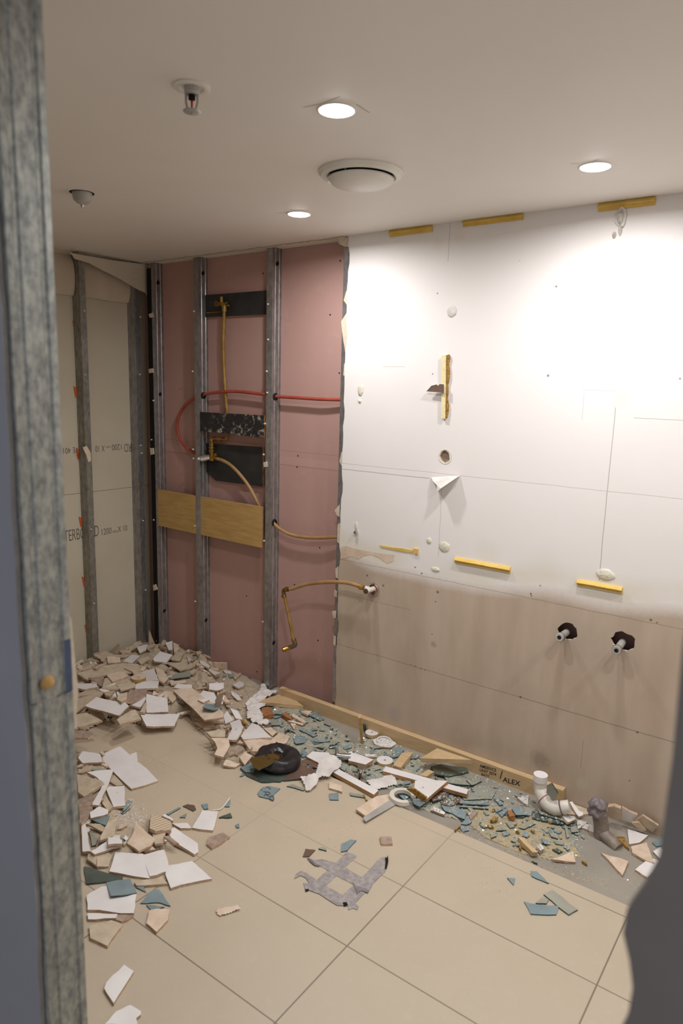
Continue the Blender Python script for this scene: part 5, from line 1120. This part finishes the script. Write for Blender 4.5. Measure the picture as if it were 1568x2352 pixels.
# crumpled papers
def crumple(reg, pts, label, base_lift, amp, name='crumpled_paper', cat='paper', mat='paper', seed=1, res=.006):
    rr = np.random.RandomState(seed); pp = px_of(reg, pts); pl = (0, 0, 0)
    for _ in range(3): poly = [unproj_plane(a, b, pl, 0) for a, b in pp]; pl = rest_plane(poly, .15, 85)
    pl = (pl[0], pl[1], pl[2]+base_lift); poly = [unproj_plane(a, b, pl, 0) for a, b in pp]
    xs = [p[0] for p in poly]; ys = [p[1] for p in poly]; x0, y0 = min(xs), min(ys); nx = int((max(xs)-x0)/res)+2; ny = int((max(ys)-y0)/res)+2
    def fold(x, y):
        z = 0
        for th_, f, p_ in F_: u = (x*math.cos(th_)+y*math.sin(th_))*f+p_; z += abs((u % 2)-1)-.5
        return z/len(F_)
    F_ = [(rr.uniform(0, 3.14), rr.uniform(18, 60), rr.uniform(0, 2)) for _ in range(5)]; idx = {}; vs = []; fs = []
    P2 = [(p[0], p[1]) for p in poly]
    for j in range(ny):
        for i in range(nx):
            if in_poly(x0+(i+.5)*res, y0+(j+.5)*res, P2):
                f = []
                for a, b in ((i, j), (i+1, j), (i+1, j+1), (i, j+1)):
                    if (a, b) not in idx: x = x0+a*res; y = y0+b*res; idx[(a, b)] = len(vs); vs.append((x, y, pl[0]*x+pl[1]*y+pl[2]+amp*(.6+fold(x, y)*1.4)))
                    f.append(idx[(a, b)])
                fs.append(tuple(f))
    mb = MB(); mb.add(vs, fs); o = mb.build(name, M[mat], None, False); so = o.modifiers.new('t', 'SOLIDIFY'); so.thickness = .0012; so.offset = 1
    return tag(o, label, cat)
crumple('B', [(1035, 780), (1130, 775), (1192, 838), (1182, 882), (1100, 950), (1010, 975), (985, 985), (970, 1040), (880, 1102), (850, 1010), (815, 965), (880, 968), (960, 930), (972, 880), (1000, 822)], 'crumpled white paper draped over the bent white strip', .004, .012, seed=2)
crumple('F', [(160, 610), (400, 553), (442, 640), (270, 682), (220, 680)], 'torn white paper between the two white strips', .002, .008, seed=3)
crumple('B', [(480, 135), (510, 150), (530, 200), (620, 205), (600, 222), (560, 240), (440, 308), (512, 300), (500, 340), (450, 370), (490, 430), (480, 470), (542, 470), (530, 500), (470, 522), (390, 470), (340, 440), (345, 370), (330, 320), (380, 260), (450, 210)], 'long twisted white paper rag at the foot of the right stud', .004, .022, seed=4, name='paper_rag')
crumple('D', [(1315, 575), (1330, 545), (1380, 540), (1510, 518), (1532, 552), (1420, 590), (1350, 607)], 'small torn plaster scrap alone on the beige floor', .001, .006, name='plaster_scrap', cat='plaster scrap', mat='peach', seed=5, res=.004)
# chrome parts
r = thing('chrome_tap', at_floor(770, 1735), 'chrome tap body lying beside the white boards', 'tap')
z_ = at_floor(775, 1738).z+.02; a = Vector(atz(480+1150/3.92, 1540+770/3.92, z_)); b = Vector(atz(480+1275/3.92, 1540+778/3.92, z_)); d = b-a
mb = MB(); mb.tube([a, a+d*.12, a+d*.14, b-d*.14, b-d*.12, b], [.016, .016, .013, .013, .015, .015], 20); mb.build('tap_barrel', M['chrome'], r, True, True)
mb = MB(); mb.tube([a-d*.55+Vector((0, 0, -.004)), a-d*.1, a], [.005, .010, .011], 14); mb.build('tap_tail', M['chrome'], r, True, True)
mb = MB(); mb.tube([a+d*.02, a+d*.02+Vector((-.012, .012, .028))], [.009, .007], 12); mb.build('tap_inlet', M['chrome'], r, True, True)
r = thing('waste_fitting', at_floor(825, 1790), 'chrome waste stem with flared head leaning by the boards', 'waste fitting')
b0 = at_floor(480+1358/3.92, 1540+985/3.92); b1 = Vector(atz(480+1380/3.92, 1540+862/3.92, b0.z+.055)); d = b1-b0
mb = MB(); mb.tube([b0, b0+d*.86], .010, 18); mb.build('stem_tube', M['chrome'], r, True, True)
mb = MB(); mb.tube([b0+d*.82, b0+d*.92, b1], [.011, .019, .021], 22); mb.build('flared_head', M['chrome'], r, True, True)
# duct tape
for i, (pts, lab) in enumerate([([(925, 612), (1018, 648), (1010, 665), (960, 705), (900, 770), (800, 860), (735, 925), (700, 975), (660, 990), (640, 880), (760, 770), (860, 680)], 'grey duct tape strip crossing the other strips at the top'),
        ([(590, 670), (640, 685), (700, 680), (830, 712), (1060, 840), (1165, 892), (1150, 930), (1120, 977), (1040, 930), (980, 903), (840, 832), (700, 747), (640, 730), (610, 712)], 'grey duct tape strip running through the middle of the patch'),
        ([(1200, 690), (1240, 662), (1292, 657), (1300, 722), (1270, 792), (1160, 900), (1000, 1075), (1035, 1105), (1020, 1135), (985, 1120), (940, 1135), (930, 1080), (890, 1000), (1050, 860)], 'grey duct tape strip at the right of the patch'),
        ([(455, 855), (470, 810), (510, 785), (560, 802), (650, 862), (760, 932), (900, 1008), (985, 1050), (940, 1100), (840, 1095), (680, 992), (550, 945), (535, 890), (590, 900), (560, 850), (510, 825)], 'grey duct tape strip at the lower left of the patch')]):
    zt = .0008+.0006*i; pp = px_of('E', pts); P = [atz(a, b, zt) for a, b in broken(pp, random.Random(i), .03)]; mb = MB(); mb.prism(P, [p-np.array([0, 0, .0006]) for p in P], 0, 0); tag(mb.build('duct_tape', M['tape']), lab, 'duct tape')
for pts, lab in [([(980, 890), (1000, 915), (1100, 945), (1125, 960), (1115, 980), (1060, 960), (1030, 975), (1020, 995), (1005, 950)], 'dark curled flap at the right corner of the tape patch'), ([(1270, 665), (1288, 665), (1295, 640), (1300, 690), (1285, 760), (1268, 765), (1275, 700)], 'lifted dark tip of the right tape strip'),
                 ([(565, 660), (590, 672), (640, 712), (690, 742), (640, 735), (600, 705)], 'dark lifted edge at the upper left of the tape patch'), ([(890, 1068), (925, 1065), (935, 1090), (900, 1100)], 'dark spot of dirt at the lower corner of the tape'), ([(548, 955), (580, 945), (585, 955), (560, 968)], 'curled black tape end at the left of the patch')]:
    P = [atz(a, b, .0048) for a, b in px_of('E', pts)]; mb = MB(); mb.prism(P, [p-np.array([0, 0, .0015]) for p in P], 0, 0); tag(mb.build('tape_flap', M['greybag'] if 'flap' in lab or 'edge' in lab else M['dark']), lab, 'tape scrap')
# writing on the blue shard: strokes lie on its top face
sh = [ob for ob in COL.objects if ob.get('label') == 'blue mirror piece with black handwriting on the floor'][0]
zs_ = max(v.co.z for v in sh.data.vertices)+.0006
for st in [[(200, 30), (222, 34), (240, 50)], [(152, 50), (160, 60)], [(172, 72), (215, 76), (235, 86), (225, 97), (200, 97), (228, 118)], [(200, 78), (182, 112)], [(262, 104), (240, 112), (234, 130), (246, 150), (264, 152), (270, 132), (258, 116), (244, 122)]]:
    P = smooth_path([Vector(atz(a, b, zs_)) for a, b in px_of('E', st)], 5); mb = MB(); mb.tube(P, .0011, 6); mb.build('handwriting', M['inkb'], sh)
# drain pipe
r = thing('drain_pipe', at_floor(1240, 1860), 'white plastic drain pipe with elbow rising by the timber end', 'drain pipe')
Pg = lambda x, y, Y: Vector(aty(1080+x/3.213, 1720+y/3.213, Y))
Y0 = 2.40; RP = .0235
A0 = Pg(518, 195, Y0); A1 = Pg(513, 300, Y0); A2 = Pg(545, 370, 2.385); A3 = Pg(580, 415, 2.375); A4 = Pg(625, 437, 2.375); A5 = Pg(665, 432, 2.38); A6 = Pg(730, 425, 2.39)
for a_ in (A4, A5, A6): a_.z = max(a_.z, RP+.002)
mb = MB(); mb.tube([A0+Vector((0, 0, .0)), A1, A1+(A2-A1)*.3], RP, 28); ris = mb.build('riser', M['plastic'], r, True, True)
mb = MB(); mb.tube([A0-Vector((0, 0, .022)), A0+Vector((0, 0, .004))], RP*1.10, 28); mb.build('end_cap', M['white'], ris, True, True)
mb = MB(); mb.tube(smooth_path([A1+(A2-A1)*.1, A2, A3, A4, A5], 6), RP*1.09, 28); elb = mb.build('elbow', M['plastic'], r, True, True)
M['primer'] = simple('pink_pipe_primer', (170, 96, 104), rough=.5); M['purple'] = simple('purple_primer', (112, 90, 108), rough=.5)
dd = (A3-A2).normalized(); mb = MB(); mb.tube([A2-dd*.0025+(A3-A2)*.05, A2+dd*.0015+(A3-A2)*.05], RP*1.13, 28); mb.build('pink_primer_ring', M['primer'], elb, True, True)
dd = (A6-A5).normalized(); mb = MB(); mb.tube([A5-dd*.001, A5+dd*.003], RP*1.12, 28); mb.build('purple_primer_ring', M['purple'], elb, True, True)
mb = MB(); mb.tube([A5, A6], RP, 28); mb.build('tail_pipe', M['plastic'], r, True, True)
# wrapped pipe
c0 = Pg(945, 560, 2.36); c0.z = 0; r = thing('wrapped_pipe', c0, 'pipe stub wrapped in crumpled grey tape against the wall', 'wrapped pipe')
b0 = Pg(965, 560, 2.37); b1 = Pg(945, 450, 2.37); mb = MB(); mb.tube([Vector((b0.x+.004, b0.y, -.01)), b0, b1], .026, 24); mb.build('pipe_stub', simple('dirty_pipe', (150, 138, 124), (120, 108, 98), 30, rough=.5), r, True, True)
mb = MB(); n1, n2 = 26, 16; vs = []; rr = random.Random(9); t_ = Pg(940, 420, 2.37)
for i in range(n2+1):
    v_ = i/n2; rad = .031*min(1, (1-v_)*3.2+.05)**.6 if v_ > .62 else .029+.003*math.sin(v_*9)
    for k in range(n1):
        a = 6.2832*k/n1; w_ = 1+.09*math.sin(4*a+9*v_)+.06*math.sin(7*a-14*v_)+.05*rr.uniform(-1, 1); vs.append((t_.x+rad*w_*math.cos(a), t_.y+rad*w_*math.sin(a), t_.z-.035+.062*v_+.004*math.sin(3*a)))
fs = [(i*n1+k, i*n1+(k+1) % n1, (i+1)*n1+(k+1) % n1, (i+1)*n1+k) for i in range(n2) for k in range(n1)]+[tuple(n2*n1+k for k in range(n1))]
mb.add(vs, fs); mb.build('tape_wrap', M['greybag'], r, True)
e0 = Pg(960, 575, 2.37); e1 = Pg(1100, 640, 2.34); e0.z = .012; e1.z = -.012; mb = MB(); mb.tube([e0, (e0+e1)/2, e1], .022, 20); mb.build('side_branch', bpy.data.materials['dirty_pipe'], r, True, True)
# crumbs
crumbs(1800, ZG1, M['crumb'], .002, .008, 'sparkling clear glass crumbs beside the left timber', 'glass_crumbs', 21)
crumbs(1500, ZG2, M['crumb'], .002, .008, 'sparkling clear glass crumbs around the white board pieces', 'glass_crumbs', 22)
crumbs(2600, ZG3, M['crumb'], .002, .008, 'sparkling clear glass crumbs on the yellow grit', 'glass_crumbs', 23)
crumbs(900, [(520, 1590), (590, 1570), (640, 1620), (600, 1650), (540, 1640)], M['crumb'], .001, .004, 'clear glass crumbs on the sand below the pink board', 'glass_crumbs', 24)
crumbs(260, [(1330, 1960), (1380, 1950), (1470, 2020), (1450, 2080), (1330, 1990)], M['crumb'], .001, .004, 'clear glass crumbs on the bare screed at the right', 'glass_crumbs', 25)
crumbs(500, [(265, 1830), (310, 1835), (340, 1860), (330, 1900), (270, 1910), (255, 1880)], M['paper'], .002, .007, 'white plaster crumbs in the left pile', 'plaster_crumbs', 26)
crumbs(160, [(310, 1720), (370, 1735), (380, 1780), (330, 1760)], M['tan'], .001, .004, 'tan plaster crumbs right of the large white slab', 'plaster_crumbs', 27)
crumbs(220, [(640, 1850), (860, 1860), (850, 1960), (640, 1930)], M['brown'], .0005, .0025, 'tiny dark grit above the tape patch', 'floor_grit', 28)
crumbs(240, [(1060, 1950), (1230, 1930), (1240, 2050), (1100, 2060)], M['cream'], .0008, .004, 'tiny pale grit on the tiles near the blue pieces', 'floor_grit', 29)
crumbs(500, [(1060, 1890), (1230, 1950), (1400, 2020), (1390, 2030), (1220, 1985), (1060, 1910)], M['tan'], .001, .006, 'tan grit along the broken tile edge', 'floor_grit', 30)
crumbs(600, [(180, 1660), (500, 1640), (620, 1760), (560, 1900), (300, 1900), (300, 1700)], M['cream'], .0005, .0025, 'fine pale grit scattered over the left floor tiles', 'floor_grit', 31)

# chips are described by their look and the named piece nearest to them
AN2 = [(l, x, y, proj((x, y, 0))) for l, x, y in AN if len(l.split()) <= 8]; used = set()
for o, x, y, c_, sh_, sz_ in CH:
    p = proj((x, y, 0)); near = sorted(AN2, key=lambda a: (a[1]-x)**2+(a[2]-y)**2)[:6]; wd = 'chip' if o['category'] != 'wood chip' else 'splinter'
    for l, ax, ay, q in near:
        dx, dy = p[0]-q[0], (p[1]-q[1])*1.8; d_ = ('right of' if dx > 0 else 'left of') if abs(dx) > abs(dy) else ('in front of' if dy > 0 else 'behind')
        lab = f'{sz_} {c_} {sh_} {wd} {d_} the {l}'
        if len(lab.split()) <= 16 and lab not in used: break
    if len(lab.split()) > 16 or lab in used:
        for l, ax, ay, q in sorted(AN2, key=lambda a: (a[1]-x)**2+(a[2]-y)**2)[:14]:
            dx, dy = p[0]-q[0], p[1]-q[1]; lab = f"{sz_} {c_} {sh_} {wd} {'right and in front' if dx > 0 and dy > 0 else 'left and in front' if dy > 0 else 'right and behind' if dx > 0 else 'left and behind'} of {l}"
            if len(lab.split()) <= 16 and lab not in used: break
    if len(lab.split()) <= 16: o['label'] = lab; used.add(lab)
